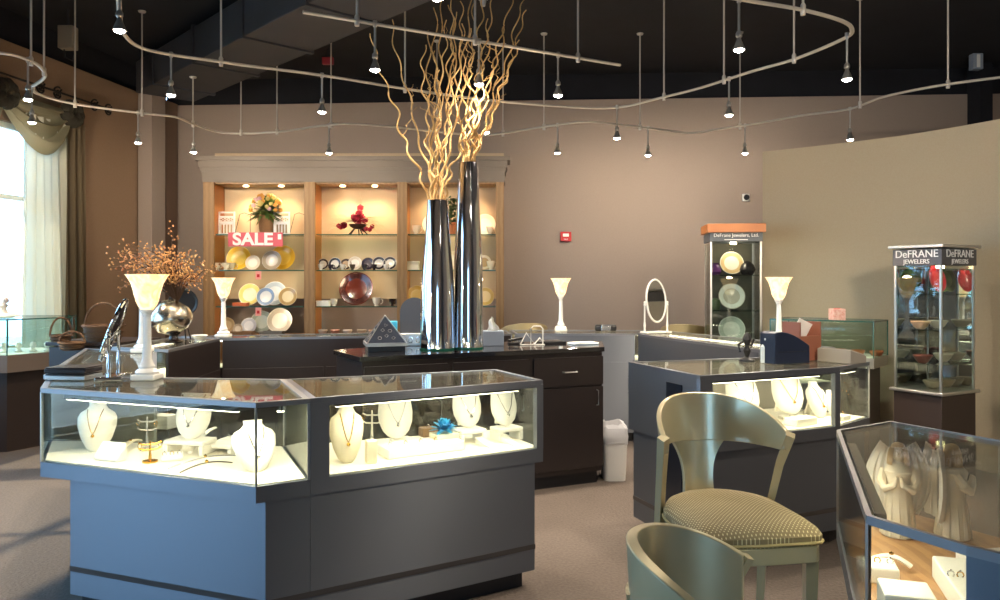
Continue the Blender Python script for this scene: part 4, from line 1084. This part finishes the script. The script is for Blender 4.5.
for i, (x, y, col, l) in enumerate(((-4.75, 7.45, 'e8e0d4', 'white shell ornament on the window case'),)):
    t = thing('ornament', l, 'ornament', (x, y, GH))
    MB().lathe([(.08, 0), (.16, .02), (.14, .035), (.05, .05), (.03, .09), (.05, .12), (.02, .15), (0, .16)], n=20).build('shell_body', mat('shell_white', 'ece4d6', .4), t)
    MB().sphere((.05, -.03, .17), .03, 10).build('finial', mat('shell_pink', 'd8c0b0', .4), t)
for i in range(5):
    x, y = -4.85 + .11 * i, 7.4 + .05 * i
    t = thing('figurine', '%s small pale ornament from the left inside the window case' % ords[i], 'ornament', (x, y, .906), 0, 'small ornaments inside the window case')
    MB().lathe([(.03, 0), (.035, .01), (.015, .03), (.03, .06), (.02, .09), (0, .1)], n=12).build('figure_body', mat('shell_white', 'ece4d6', .4), t)
for i in range(6):
    q = i / 5; x = 2.70 + .62 * q; y = 7.3 - .42 * q
    t = thing('copper_dish', '%s copper coloured dish from the left inside the glass case by the partition' % ords[i], 'dish', (x, y, .926), 0, 'dishes inside the glass case by the partition')
    MB().lathe([(.03, 0), (.045, .01), (.06, .04), (.055, .05), (0, .02)], n=14).build('dish_body', mat('copper_glaze', 'a8643c', .35, .3), t)
t = small_box('pink_tissue_cube', tuple(ptd(837, 322, 7.0)), (.11, .11, .1), mat('pink_floral', 'e8c4b8', .6, col2='d89888', nscale=40), 'small pink patterned cube on the glass case by the partition', 'box')
MB().box((0, 0, .102), (.05, .02, .004)).build('slot', RED, t)
t.location.z = 1.2405; t.location.x += .0
lathe_thing('teal_jar', [(.04, 0), (.05, .01), (.05, .06), (.03, .08), (0, .085)], mat('teal_glaze', '6aa89c', .3), (2.85, 7.2, .926), 'teal jar inside the glass case by the partition', 'jar')

# ================================================================ GLASS TOWERS
def onT(T, x, y, z): return Matrix.Translation(T.location) @ Matrix.Rotation(T.rotation_euler.z, 4, 'Z') @ Vector((x, y, z))
def tower(loc, rz, w, d, z_base, z_top, shelves, head_h, cap_m, label, baseh_m, lines, head_m, mirror=True):
    t = thing('glass_tower', label, 'display tower', loc, rz)
    MB().box((0, 0, z_base / 2), (w, d, z_base)).build('base', baseh_m, t, bevel=.004)
    MB().box((0, 0, z_base + .012), (w + .05, d + .05, .024)).build('base_rim', SATIN, t, bevel=.006)
    for sx_ in (-1, 1):
        for sy_ in (-1, 1):
            MB().box((sx_ * (w / 2 - .012), sy_ * (d / 2 - .012), (z_base + z_top) / 2), (.016, .016, z_top - z_base)).build('post', SATIN, t)
        MB().box((sx_ * (w / 2 - .006), 0, (z_base + z_top - head_h) / 2 + .01), (.005, d - .04, z_top - z_base - head_h - .02)).build('side_pane', GLASS, t)
    MB().box((0, -d / 2 + .006, (z_base + z_top - head_h) / 2 + .01), (w - .04, .005, z_top - z_base - head_h - .02)).build('front_pane', GLASS, t)
    MB().box((0, d / 2 - .01, (z_base + z_top) / 2 + .01), (w - .03, .006, z_top - z_base - .03)).build('mirror_back', MIRR if mirror else mat('grey_back', '5c594c', .9, 0), t)
    MB().box((0, 0, z_top - head_h / 2), (w + .01, d + .01, head_h)).build('header', head_m, t, bevel=.003)
    MB().box((0, 0, z_top + .02), (w + .06, d + .06, .025 if cap_m is SATIN else .085)).build('cap', cap_m, t, bevel=.005)
    for z in shelves: MB().box((0, 0, z), (w - .04, d - .04, .008)).build('glass_shelf', SHELFG, t)
    if not mirror: light('added_tower_light', 'POINT', onT(t, 0, -.05, z_top - head_h - .06), 1.6, (1, .88, .68), t, rad=.04)  # header light added to brighten the tower shelves
    MB().lathe([(.03, -.02), (.03, 0)], (0, -.05, z_top - head_h), 14).build('puck_light', mat('puck_glow', 'ffffff', .5, emit='ffd9a0', es=20), t)  # glowing disc of the added header light
    for (txt, s, z) in lines: text(txt, s, mat('sign_silver', 'd8d8d8', .4), t, (0, -d / 2 - .009, z_top - z))
    return t
T1 = tower((2.30, 7.72, 0), -.12, .49, .4, .72, 2.08, (.97, 1.30, 1.645), .11, mat('orange_wood', '9a5a28', .4, col2='a6652f', nscale=3), 'wood capped glass tower at the left edge of the pale partition', LAMB,
           (('DeFrane Jewelers, Ltd.', .046, .05),), mat('header_slate', '3c444c', .4), mirror=False)
MATS['towercap'] = 1
T2 = tower((3.50, 6.287, 0), .50, .45, .40, .70, 1.84, (.93, 1.20, 1.48, 1.68), .13, SATIN, 'glass tower with silver cap and many glass shelves by the right wall', LAMB,
           (('DeFRANE', .085, .04), ('JEWELERS', .05, .1)), mat('header_black', '4c4c50', .35, .3))
for (txt, s_, z_) in (('DeFRANE', .085, .04), ('JEWELERS', .05, .1)):
    text(txt, s_, mat('sign_silver', 'd8d8d8', .4), T2, (-.234, 0, 1.84 - z_), rot=(PI / 2, 0, -PI / 2))
MB().box((.45 / 2 - .016, 0, 1.2), (.004, .36, .95)).build('mirror_side', MIRR, T2)
MB().box((0, -.208, 2.08 - .092), (.22, .003, .006)).build('underline', mat('sign_silver', 'd8d8d8', .4), T1)
# contents
def tplate(T, x, y, z, R, c1, c2, label, grp=None):
    me = PM.copy(); me.materials.clear(); me.materials.append(mplate(c1, c2))
    o = bpy.data.objects.new('plate', me); C.objects.link(o)
    p = Matrix.Translation(T.location) @ Matrix.Rotation(T.rotation_euler.z, 4, 'Z') @ Vector((x, y, z + R * .97 + .006))
    o.location = p; o.scale = (R, R, R); o.rotation_euler = (PI / 2 - .22, 0, T.rotation_euler.z)
    return tag(o, label, 'plate', grp)
tplate(T1, 0, .05, 1.65, .115, 'c8a878', 'e0d8c8', 'floral plate with gold rim on the top shelf of the wood capped tower')
tplate(T1, .0, .05, 1.305, .13, 'd8d4ce', 'b8aca0', 'white printed plate on the middle shelf of the wood capped tower')
tplate(T1, .0, .05, .975, .13, 'b8beb4', 'd8d8d0', 'pale scalloped plate on the bottom shelf of the wood capped tower')
lathe_thing('purple_vase', [(.04, 0), (.06, .03), (.05, .08), (.03, .1), (.04, .12), (0, .1)], mat('purple_glass', '4a1e5a', .2), onT(T1, -.16, .02, 1.65), 'purple vase left of the floral plate in the wood capped tower', 'vase')
lathe_thing('black_jar', [(.05, 0), (.08, .05), (.06, .1), (.03, .13), (0, .14)], mat('black_glaze', '1c181a', .25), onT(T1, .15, .03, 1.65), 'black lidded jar right of the floral plate in the wood capped tower', 'jar')
lathe_thing('green_jar', [(.05, 0), (.06, .05), (.05, .1), (0, .12)], mat('moss_glaze', '3a4a2c', .3), onT(T1, -.165, .03, 1.305), 'dark green jar on the middle shelf of the wood capped tower', 'jar')
tplate(T2, .02, .0, 1.49, .11, 'd01c28', 'e84050', 'red round dish at the top of the right glass tower')
tplate(T2, .16, .06, 1.49, .11, '5a7a28', '7c9a40', 'green round dish beside the red one in the right glass tower')
for i, (x, z, c) in enumerate(((-.18, 1.206, 'c0a080'), (.05, 1.206, 'd8ccb8'), (-.15, .936, '7a3a2c'), (.12, .936, 'c8b8a0'), (-.02, .725, 'a89880'), (.15, .725, '8a7a60'))):
    lathe_thing('glass_bowl', [(.03, 0), (.05, .02), (.075, .06), (.07, .065), (0, .03)], mat('twr_' + c, c, .3), onT(T2, x, 0, z), ['tan bowl at the left of the third shelf in the right glass tower', 'pale bowl in the middle of the third shelf in the right glass tower', 'rust red bowl on the fourth shelf in the right glass tower', 'cream bowl on the fourth shelf in the right glass tower', 'beige bowl on the floor of the right glass tower', 'brown bowl at the right on the floor of the right glass tower'][i], 'bowl')
# dark urn right edge
lathe_thing('dark_urn', [(.16, 0), (.17, .02), (.08, .08), (.1, .4), (.17, .6), (.13, .72), (.12, .76), (.19, .83), (.2, .87), (.16, .86), (0, .8)], mat('urn_brown', '2c2422', .35, coat=.3), (4.02, 5.98 - .35, 0), 'dark brown pedestal urn at the right edge of the picture', 'urn', n=32)

# ================================================================ THINGS ON RIGHT COUNTERS
t = thing('navy_organizer', 'dark navy curved-top box on the case behind the stool', 'box', (1.80, 4.93, HC), .35)
prof = [(-.135, 0), (.135, 0), (.135, .11)] + [(.135 - .27 * k / 10, .11 + .09 * math.sin((k / 10) * PI / 1.7)) for k in range(1, 10)] + [(-.135, .19)]
MB().prism(prof, -.07, .07, Matrix.Rotation(PI / 2, 4, 'X')).build('shell', mat('navy_plastic', '1c2438', .35), t, bevel=.004)
MB().box((0, -.072, .075), (.22, .004, .004)).build('seam', BLACKP, t)
t = thing('brown_letter_box', 'reddish brown wooden box with a white paper in it on the right counter', 'box', (1.98, 5.12, HC), .5)
BR = mat('red_brown_wood', '8a5440', .45)
MB().box((0, 0, .005), (.2, .14, .01)).build('bottom', BR, t)
for s in (-1, 1): MB().box((s * .095, 0, .125), (.012, .14, .25)).build('side', BR, t)
for s in (-1, 1): MB().box((0, s * .065, .10 + .02 * s), (.19, .012, .2 + .04 * s)).build('panel', BR, t)
MB().box((0, .0, .2), (.13, .004, .12), ry=.35, rx=.3).build('paper', PAPER, t)
t = thing('lotion_bottle', 'small clear and white pump bottle left of the navy box', 'bottle', (1.67, 4.93, HC), 0)
MB().lathe([(.022, 0), (.024, .01), (.024, .1), (.01, .12), (.01, .13)], n=18).build('bottle_body', mat('milky', 'd8dcd8', .2), t)
MB().box((0, -.012, .15), (.012, .04, .012)).build('nozzle', WHITEC, t); MB().lathe([(.012, .125), (.012, .145)], n=12).build('collar', WHITEC, t)
t = thing('black_figure_stand', 'black ornate stand left of the pump bottle', 'stand', (1.59, 5.02, HC), .2)
MB().lathe([(.05, 0), (.05, .01), (.012, .03), (.025, .07), (.012, .1), (.03, .14), (.02, .17), (0, .19)], n=16).build('turned_post', BLACKP, t)
MB().tube([(-.05, 0, .06), (-.06, 0, .11), (-.02, 0, .13), (.03, 0, .1), (.05, 0, .14)], .009, 6).build('scroll_arm', BLACKP, t)
t = thing('slanted_desk_box', 'grey slanted-top box on the right end of the case behind the stool', 'box', (2.17, 4.97, HC), .55)
b = MB(); b.prism([(-.07, 0), (.09, 0), (.09, .045), (-.07, .085)], -.12, .12, Matrix.Rotation(PI / 2, 4, 'X') ); b.build('box_body', mat('grey_taupe', '8a8278', .6), t, bevel=.004)
MB().box((.01, 0, .07), (.15, .22, .004), ry=.245).build('sloping_lid', mat('grey_taupe2', '9a9286', .6), t)

# red alarm, camera, wall bits
t = thing('fire_alarm', 'small red fire alarm strobe on the back wall', 'alarm', (.90, 10.665, 2.2), -.0615)
MB().box((0, 0, 0), (.15, .045, .13)).build('housing', RED, t, bevel=.006); MB().box((0, -.026, .02), (.08, .014, .04)).build('strobe', WHITEC, t)
text('FIRE', .03, WHITEC, t, (0, -.024, -.04))
t = thing('wall_camera', 'tiny white security camera high on the back wall left of the partition', 'camera', (3.32, 10.53, 2.72), 0)
MB().box((0, 0, 0), (.1, .03, .1)).build('mount', WHITEC, t, bevel=.006); MB().sphere((0, -.03, 0), .04, 12).build('dome', BLACKP, t)

# waste bin with liner
t = thing('waste_bin', 'white waste bin with plastic liner beside the island counter', 'bin', (.915, 6.3, 0))
def rr(w, d, r=.04, n=5):
    out = []
    for (cx, cy, a0) in ((w / 2 - r, d / 2 - r, 0), (-w / 2 + r, d / 2 - r, PI / 2), (-w / 2 + r, -d / 2 + r, PI), (w / 2 - r, -d / 2 + r, 1.5 * PI)):
        for k in range(n): out.append((cx + r * math.cos(a0 + k * PI / 2 / (n - 1)), cy + r * math.sin(a0 + k * PI / 2 / (n - 1))))
    return out
def loft(sections):
    b = MB(); R = [[b.bm.verts.new((x, y, z)) for (x, y) in rr(w, d)] for (w, d, z) in sections]
    for A_, B_ in zip(R, R[1:]):
        for k in range(len(A_)): b.bm.faces.new([A_[k], A_[(k + 1) % len(A_)], B_[(k + 1) % len(A_)], B_[k]])
    b.bm.faces.new(R[0][::-1]); b.bm.faces.new(R[-1]); return b
loft([(.17, .24, 0), (.2, .28, .36), (.19, .27, .36), (.17, .24, .1)]).build('bin_body', mat('white_plastic', 'e2e0dc', .4), t)
b = loft([(.203, .283, .3), (.215, .295, .36), (.2, .28, .43), (.14, .2, .45), (.12, .18, .38)])
for v in b.bm.verts: v.co += Vector((random.uniform(-.008, .008), random.uniform(-.008, .008), random.uniform(-.012, .012)))
b.build('liner', sheer('bin_liner', 'e6e6ea', .7), t)

# ================================================================ CHAIRS
FAB = mat('dotted_seat_fabric', '7c7258', .85); nt = FAB.node_tree; pb2 = nt.nodes['Principled BSDF']
tcn = nt.nodes.new('ShaderNodeTexCoord'); mp = nt.nodes.new('ShaderNodeMapping'); mp.inputs['Rotation'].default_value = (0, 0, .785); mp.inputs['Scale'].default_value = (84, 84, 0)
vo = nt.nodes.new('ShaderNodeTexVoronoi'); vo.inputs['Scale'].default_value = 1; vo.inputs['Randomness'].default_value = 0; vo.voronoi_dimensions = '2D'
rp2 = nt.nodes.new('ShaderNodeValToRGB'); rp2.color_ramp.elements[0].position = .16; rp2.color_ramp.elements[0].color = lin('c2b48a'); rp2.color_ramp.elements[1].position = .26; rp2.color_ramp.elements[1].color = lin('756748')
nt.links.new(tcn.outputs['Object'], mp.inputs['Vector']); nt.links.new(mp.outputs[0], vo.inputs['Vector']); nt.links.new(vo.outputs['Distance'], rp2.inputs['Fac']); nt.links.new(rp2.outputs['Color'], pb2.inputs['Base Color'])
def seat_outline(w, dfront, dback, n=40):
    """rounded back, straight front; front is -y"""
    out = []
    for k in range(n + 1):
        a = PI * k / n
        out.append((w / 2 * math.cos(a), dback * math.sin(a) ** .9 if math.sin(a) > 0 else 0))
    out += [(-w / 2 * 1.02, -dfront * .5), (-w / 2 * .98, -dfront * .93), (-w / 2 * .9, -dfront), (0, -dfront * 1.04), (w / 2 * .9, -dfront), (w / 2 * .98, -dfront * .93), (w / 2 * 1.02, -dfront * .5)]
    return out
def chair(label, zs, zt, grp, loc, rz, wood=None, sc=1, bh=.2, bt=.022):
    wood = wood or OLIVE
    t = thing('tub_chair', label, 'chair', loc, rz, grp)
    ol = seat_outline(.50, .27, .27)
    # cushion: stacked scaled outlines
    b = MB(); R = []
    for (s, z) in ((.99, zs - .065), (1.03, zs - .05), (1.03, zs - .03), (.97, zs - .008), (.85, zs + .008), (.6, zs + .02), (.3, zs + .026), (.02, zs + .028)):
        R.append([b.bm.verts.new((x * s, y * s, z)) for x, y in ol])
    for A_, B_ in zip(R, R[1:]):
        for k in range(len(A_)): b.bm.faces.new([A_[k], A_[(k + 1) % len(A_)], B_[(k + 1) % len(A_)], B_[k]])
    b.bm.faces.new(R[0][::-1]); b.bm.faces.new(R[-1])
    seat = b.build('seat', FAB, t)
    MB().tube([(x * 1.035, y * 1.035, zs - .052) for x, y in ol], .006, 6, closed=True).build('piping', mat('tan_piping', '9a8a5c', .8), seat)
    MB().prism([(x * 1.0, y * 1.0) for x, y in ol], zs - .125, zs - .065).build('seat_frame', wood, t, bevel=.004)
    # backrest band: curved in plan, flaring outward
    A0 = math.radians(4); A1 = PI - math.radians(4)
    rx_, ry_ = .275, .34
    hb = zt - zs
    def band(inner):
        def fn(u_, v_):
            a = A0 + (A1 - A0) * u_; s_ = abs(2 * u_ - 1)
            top = zt - .115 * s_ ** 2.4; bot = zt - bh + .012 * s_
            z = bot + (top - bot) * v_
            fl = 1 + .05 * (v_ - .3) - .0 * inner
            return (rx_ * fl * math.cos(a), ry_ * fl * math.sin(a) - .0, z)
        return fn
    MB().grid(band(0), 48, 6, bt).build('backrest', wood, t, bevel=.004)
    # splat
    def splat(u_, v_):
        zb, ztp = zs - .05, zt - .18
        w = .058 + .075 * v_ ** 3.0 + .014 * (1 - v_) ** 2
        x = (u_ - .5) * 2 * w
        a = math.acos(max(-1, min(1, x / rx_)))
        r = ry_ * (.985 - .1 * (1 - v_))
        return (x, r * math.sin(a), zb + (ztp - zb) * v_)
    MB().grid(splat, 12, 16, .018).build('back_splat', wood, t)
    # posts from band end down to seat, and legs
    for s in (-1, 1):
        ax = s * rx_ * math.cos(A0); ay = ry_ * math.sin(A0)
        MB().tube([(ax * 1.01, ay - .012, zt - .12), (s * .262, .07, zt - .24), (s * .25, .13, zs - .03), (s * .245, .15, zs - .12)], [.026, .023, .021, .022], 4).build('arm_post', wood, t)
        MB().tube([(s * .235, .16, zs - .08), (s * .235, .18, zs * .5), (s * .225, .21, 0)], [.028, .024, .018], 4).build('leg', wood, t)
        MB().tube([(s * .225, -.225, zs - .08), (s * .222, -.22, zs * .5), (s * .215, -.21, 0)], [.034, .028, .02], 4).build('leg', wood, t)
    zz = .25 if zs > .6 else .18
    MB().tube([(-.22, -.215, zz), (.22, -.215, zz)], .013, 8).build('foot_rail', SATIN, t)
    for s in (-1, 1): MB().tube([(s * .22, -.215, zz + .03), (s * .23, .19, zz + .03)], .012, 6).build('stretcher', wood, t)
    t.scale = sc if isinstance(sc, tuple) else (sc,) * 3
    return t
S1 = chair('tall olive lacquered stool with dotted tan seat between the two right cases', .73, 1.115, None, (.866, 2.95, 0), math.radians(7), sc=(.91, 1, 1))
chair('low olive tub chair cut off by the bottom edge of the picture', .60, 1.0, None, (.645, 2.19, 0), math.radians(58), sc=.84, bh=.33, bt=.04)
TAN = mat('tan_lacquer', 'a4926c', .35, .1, coat=.3)
for (x, y, r, l) in ((.25, 8.85, PI + .2, 'tan tub stool behind the rear counter beside the shelving'), (2.05, 8.62, PI - .3, 'tan tub stool behind the oval mirror')):
    chair(l, .73, 1.13, 'tan stools behind the rear counter', (x, y, 0), r, TAN)

# ================================================================ CEILING: DUCT, PIPES, TRACKS
DUCT = mat('dark_grey_duct', '2a2a2f', .8, col2='303036', nscale=2)
t = thing('air_duct', 'large dark grey rectangular air duct crossing the black ceiling on the left', 'duct', (-2.45, 7.95, 4.1), -.82)
MB().box((0, 0, .0), (5.2, .72, .38)).build('main_duct', DUCT, t, bevel=.01)
for x in (-2, -.8, .4, 1.6): MB().box((x, 0, 0), (.05, .76, .42)).build('flange', DUCT, t)
t = thing('ceiling_pipe', 'dark conduit pipe with sprinkler under the ceiling near the centre', 'pipe', (.6, 6.5, 4.2))
MB().tube([(-.75, 0.4, -.12), (-.7, 0.4, 0), (.55, .3, .0), (.7, .1, .08), (.75, -1.5, .1)], .035, 8).build('pipe', DUCT, t)
MB().lathe([(.02, -.02), (.03, .03), (.045, .04), (.01, .06)], (-.75, .4, -.16), 10).build('sprinkler_head', SATIN, t)
t = thing('ceiling_beam', 'dark grey beam crossing the ceiling at the top centre', 'beam', (1.2, 6.4, 4.3), -.35)
MB().box((0, 0, 0), (3.4, .5, .18)).build('beam_body', DUCT, t, bevel=.01); MB().box((0, -.27, -.06), (3.4, .04, .08)).build('lip', DUCT, t)
t = thing('ceiling_speaker', 'beige box shaped speaker hanging high on the left', 'speaker', ptd(68, 38, 8.2))
MB().box((0, 0, 0), (.16, .12, .24)).build('cabinet', mat('beige_plastic', '8c8070', .6), t, bevel=.01)
MB().tube([(-.04, 0, -.12), (-.03, 0, -.2), (.05, 0, -.24), (.07, 0, -.18)], .008, 6).build('cable', BLACKP, t); MB().tube([(0, 0, .12), (0, 0, .32)], .012, 6).build('bracket', DUCT, t)
for px, py, l in ((350, 44, 'small red exit sign box under the ceiling, left one'), (328, 61, 'small red alarm bell under the ceiling beside the exit box')):
    t = thing('red_ceiling_box', l, 'sign', ptd(px, py, 9.6))
    MB().box((0, 0, 0), (.14, .06, .09)).build('box_body', mat('dull_red', '8c2430', .5), t, bevel=.01); MB().tube([(0, 0, .04), (0, 0, CEIL - t.location.z)], .008, 6).build('hanger', DUCT, t)
t = thing('ceiling_projector', 'small pale device on a bracket at the top right', 'device', ptd(976, 62, 9.8))
MB().box((0, 0, 0), (.13, .1, .2)).build('device_body', mat('pale_device', '9098a4', .4), t, bevel=.01); MB().box((0, -.052, 0), (.04, .01, .16)).build('device_face', WHITEC, t); MB().tube([(0, .03, .08), (0, .25, .14)], .015, 6).build('bracket', DUCT, t)

RZ = 3.37
def rp_(px, py): return pt(px, py, RZ)
def smooth_path(pts, k=6):
    P = [Vector(p) for p in pts]; out = []
    for i in range(len(P) - 1):
        p0, p1, p2, p3 = P[max(i - 1, 0)], P[i], P[i + 1], P[min(i + 2, len(P) - 1)]
        for j in range(k):
            t_ = j / k
            out.append(.5 * ((2 * p1) + (-p0 + p2) * t_ + (2 * p0 - 5 * p1 + 4 * p2 - p3) * t_ ** 2 + (-p0 + 3 * p1 - 3 * p2 + p3) * t_ ** 3))
    out.append(P[-1]); return out
rails = [
    ('long S-curved track rail sweeping across the ceiling', [(118, -22), (119, 4), (121, 24), (127, 38), (142, 48), (170, 54.5), (222, 62), (250, 66), (320, 75), (400, 88), (470, 98), (530, 104), (590, 108), (625, 106.5), (660, 98), (700, 88), (750, 72), (795, 59), (843, 39), (852, 30), (842, 21), (803, 10), (750, 1), (720, -4), (690, -8)],
     [(221, 62), (405, 89), (664, 97), (724, 80), (794, 59), (803, 10)], [(119.5, -24), (171, 54.7), (322, 75.3), (486, 100), (617, 107), (729, 79), (847, 35.5), (739, -.5)]),
    ('straight track rail above the chrome vases', [(303, 12), (405, 29), (510, 46.5), (620, 65)],
     [(357, 21), (475, 40.5), (578, 58)], [(375, 24), (479, 41.5), (558, 55)]),
    ('wavy rear track rail along the back wall', [(33, 87), (38, 94), (75, 104), (140, 113), (175, 117), (193, 124), (225, 133), (277, 132), (320, 126), (350, 124), (395, 127), (430, 131), (480, 135), (505, 133), (550, 126), (590, 122), (640, 127), (690, 133), (720, 129), (760, 123), (805, 115), (850, 109), (880, 98), (915, 90), (950, 84), (1000, 77.5), (1060, 72)],
     [(75, 104), (142, 113), (193, 124), (241, 132.8), (277, 132), (331, 125), (437, 131.5), (503, 133.5), (544, 127), (640, 127), (740, 126.3), (860, 105), (948, 84.5)], [(32, 88), (138, 112.8), (193.5, 124.2), (329, 125.3), (557.5, 125), (648, 128), (745, 125.5), (850, 109)]),
    ('short curled track rail at the left edge', [(-60, 47), (0, 53), (20, 57), (38, 65), (45, 74), (42, 80), (33, 86)],
     [(31, 61.5), (44, 72)], [(28, 60)]),
]
RAILM = mat('satin_rail', 'c8c0b6', .4, .4)
head0 = None; allheads = []
for ri, (lab, pts, rods, heads) in enumerate(rails):
    P = smooth_path([rp_(*p) for p in pts]); o0 = P[len(P) // 2].copy()
    t = thing('track_rail', lab, 'track rail', o0)
    MB().tube([p - o0 for p in P], .0155, 8, flat=.8).build('rail', RAILM, t)
    for (px, py) in rods:
        r = rp_(px, py) - o0
        q_ = Matrix.Rotation(.78, 4, 'Z') @ (rp_(px, py) - Vector((-2.6, 8.0, 0)))
        top = (3.905 if abs(q_.x) < 2.6 and abs(q_.y) < .5 else CEIL) - RZ
        rd = MB().tube([r + Vector((0, 0, -.03)), r + Vector((0, 0, top))], .0085, 8).build('suspension_rod', RAILM, t)
        MB().lathe([(.016, -.035), (.018, -.01), (.018, .03), (.01, .045)], r, 10).build('rail_clamp', RAILM, rd)
        MB().lathe([(.035, top - .015), (.04, top)], r, 12).build('ceiling_rose', RAILM, rd)
    for hi, (px, py) in enumerate(heads):
        loc = rp_(px, py)
        nm = ['the long S-curved rail', 'the straight rail above the vases', 'the wavy rear rail', 'the short curled rail'][ri]
        hl = ('only track spotlight on ' + nm) if len(heads) == 1 else '%s track spotlight along %s, counted from the left end' % (ords[hi], nm)
        if head0 is None:
            h = thing('track_spotlight', hl, 'spotlight', loc, 0, 'track spotlights')
            MB().lathe([(.014, -.02), (.016, .02)], n=10).build('clip', SATIN, h)
            MB().tube([(0, 0, -.01), (0, 0, -.21)], .008, 8).build('stem', SATIN, h)
            MB().lathe([(.012, -.2), (.02, -.215), (.02, -.235), (.012, -.245), (.016, -.26), (.022, -.275), (.036, -.31), (.038, -.32), (.034, -.32)], n=16).build('lamp_housing', SATIN, h)
            MB().lathe([(.0, -.335), (.018, -.332), (.032, -.322), (.033, -.315)], n=16, cap=False).build('lamp_lens', mat('halogen_lens', 'ffffff', .3, emit='fff4e4', es=60), h)
            head0 = h
        else:
            h = dup(head0, loc, 0, hl, 'track spotlights')
        allheads.append((h, loc, ri))
# near track rail above the frame, added to light near cases and walls
P = [Vector(p) for p in ((2.6, .3, RZ), (2.3, 1.6, RZ), (1.3, 3.3, RZ), (-.326, 4.04, RZ), (-1.2, 3.0, RZ), (-2.6, 2.4, RZ))]; o0 = P[2].copy()
t = thing('track_rail', 'added curved track rail above the front cases, out over the near aisle', 'track rail', o0)
MB().tube([p - o0 for p in smooth_path(P)], .0155, 8, flat=.8).build('rail', RAILM, t)
for i in (0, 2, 4): MB().tube([P[i] - o0 + Vector((0, 0, -.03)), P[i] - o0 + Vector((0, 0, CEIL - RZ))], .0085, 8).build('suspension_rod', RAILM, t)
near = []
for i, (p, tg, e) in enumerate(((P[0], (4.3, 5.2, 1.6), 230), (P[1], (3.7, 6.6, 1.7), 230), (P[1] + Vector((.15, -.4, 0)), (3.0, 7.6, 2.0), 200), (P[2], (.3, 3.9, .5), 190), (P[4], (-1.6, 4.2, .6), 60), (P[0] + Vector((-.1, .5, 0)), (6.9, 2.0, 1.4), 260), (P[3], (-.3, 4.3, .5), 40), (P[2] + Vector((.4, -.55, 0)), (.5, -3.2, 3.0), 500))):  # added for fill; only the head at the top edge is in view
    h = dup(head0, p, 0, '%s track spotlight from the right on the added rail above the near aisle' % ords[i], 'track spotlights')
    l = light('spot_beam', 'SPOT', p + Vector((0, 0, -.345)), e, (1, .86, .68), aim=tg, spot=1.5, blend=1, rad=.035)
    l.parent = h; l.matrix_parent_inverse = Matrix.Translation(h.location).inverted()
# light thrown by each spotlight
aims = {}
for k, (h, loc, ri) in enumerate(allheads):
    p = loc + Vector((0, 0, -.345))
    if ri == 2: tgt = Vector((loc.x + .1, 11.2, 2.2)); en = 66
    elif ri == 0: tgt = Vector((loc.x * .9, loc.y - .5, 0)); en = 130
    else: tgt = Vector((loc.x, loc.y + .1, 0)); en = 130
    if ri == 1 and abs(loc.x + .15) < .25: en = 45
    l = light('spot_beam', 'SPOT', p, en, (1, .86, .68), aim=tgt, spot=2.3 if ri != 2 else 2.3, blend=.9, rad=.035)
    l.parent = h; l.matrix_parent_inverse = Matrix.Translation(h.location).inverted()
    if ri == 1 or (ri == 0 and 5.5 < loc.y < 7.8 and abs(loc.x) < .4):
        l = light('lamp_spill', 'POINT', p + Vector((0, 0, -.02)), 7, (1, .86, .68), rad=.04)
        l.parent = h; l.matrix_parent_inverse = Matrix.Translation(h.location).inverted()

# ================================================================ WORLD + SUN + CAMERA
w = bpy.data.worlds.new('sky'); bpy.context.scene.world = w; w.use_nodes = True
bg = w.node_tree.nodes['Background']; bg.inputs['Color'].default_value = (.35, .62, 1.0, 1); bg.inputs['Strength'].default_value = 7.8
sn = bpy.data.lights.new('sun', 'SUN'); sn.energy = 6.0; sn.angle = .02; sn.color = (1, .8, .58)
so = bpy.data.objects.new('sun', sn); C.objects.link(so); so.rotation_euler = Vector((.72, .1, -.62)).to_track_quat('-Z', 'Y').to_euler()
cam = bpy.data.cameras.new('camera'); cam.lens = 28.08; cam.sensor_width = 36; cam.shift_y = -.018; cam.clip_start = .05
co = bpy.data.objects.new('camera', cam); C.objects.link(co); co.location = (0, 0, EYE); co.rotation_euler = (PI / 2, 0, 0)
sc = bpy.context.scene; sc.camera = co
sc.view_settings.view_transform = 'Standard'; sc.view_settings.look = 'None'; sc.view_settings.gamma = 1; sc.view_settings.use_curve_mapping = False
sc.view_settings.exposure = 0.5
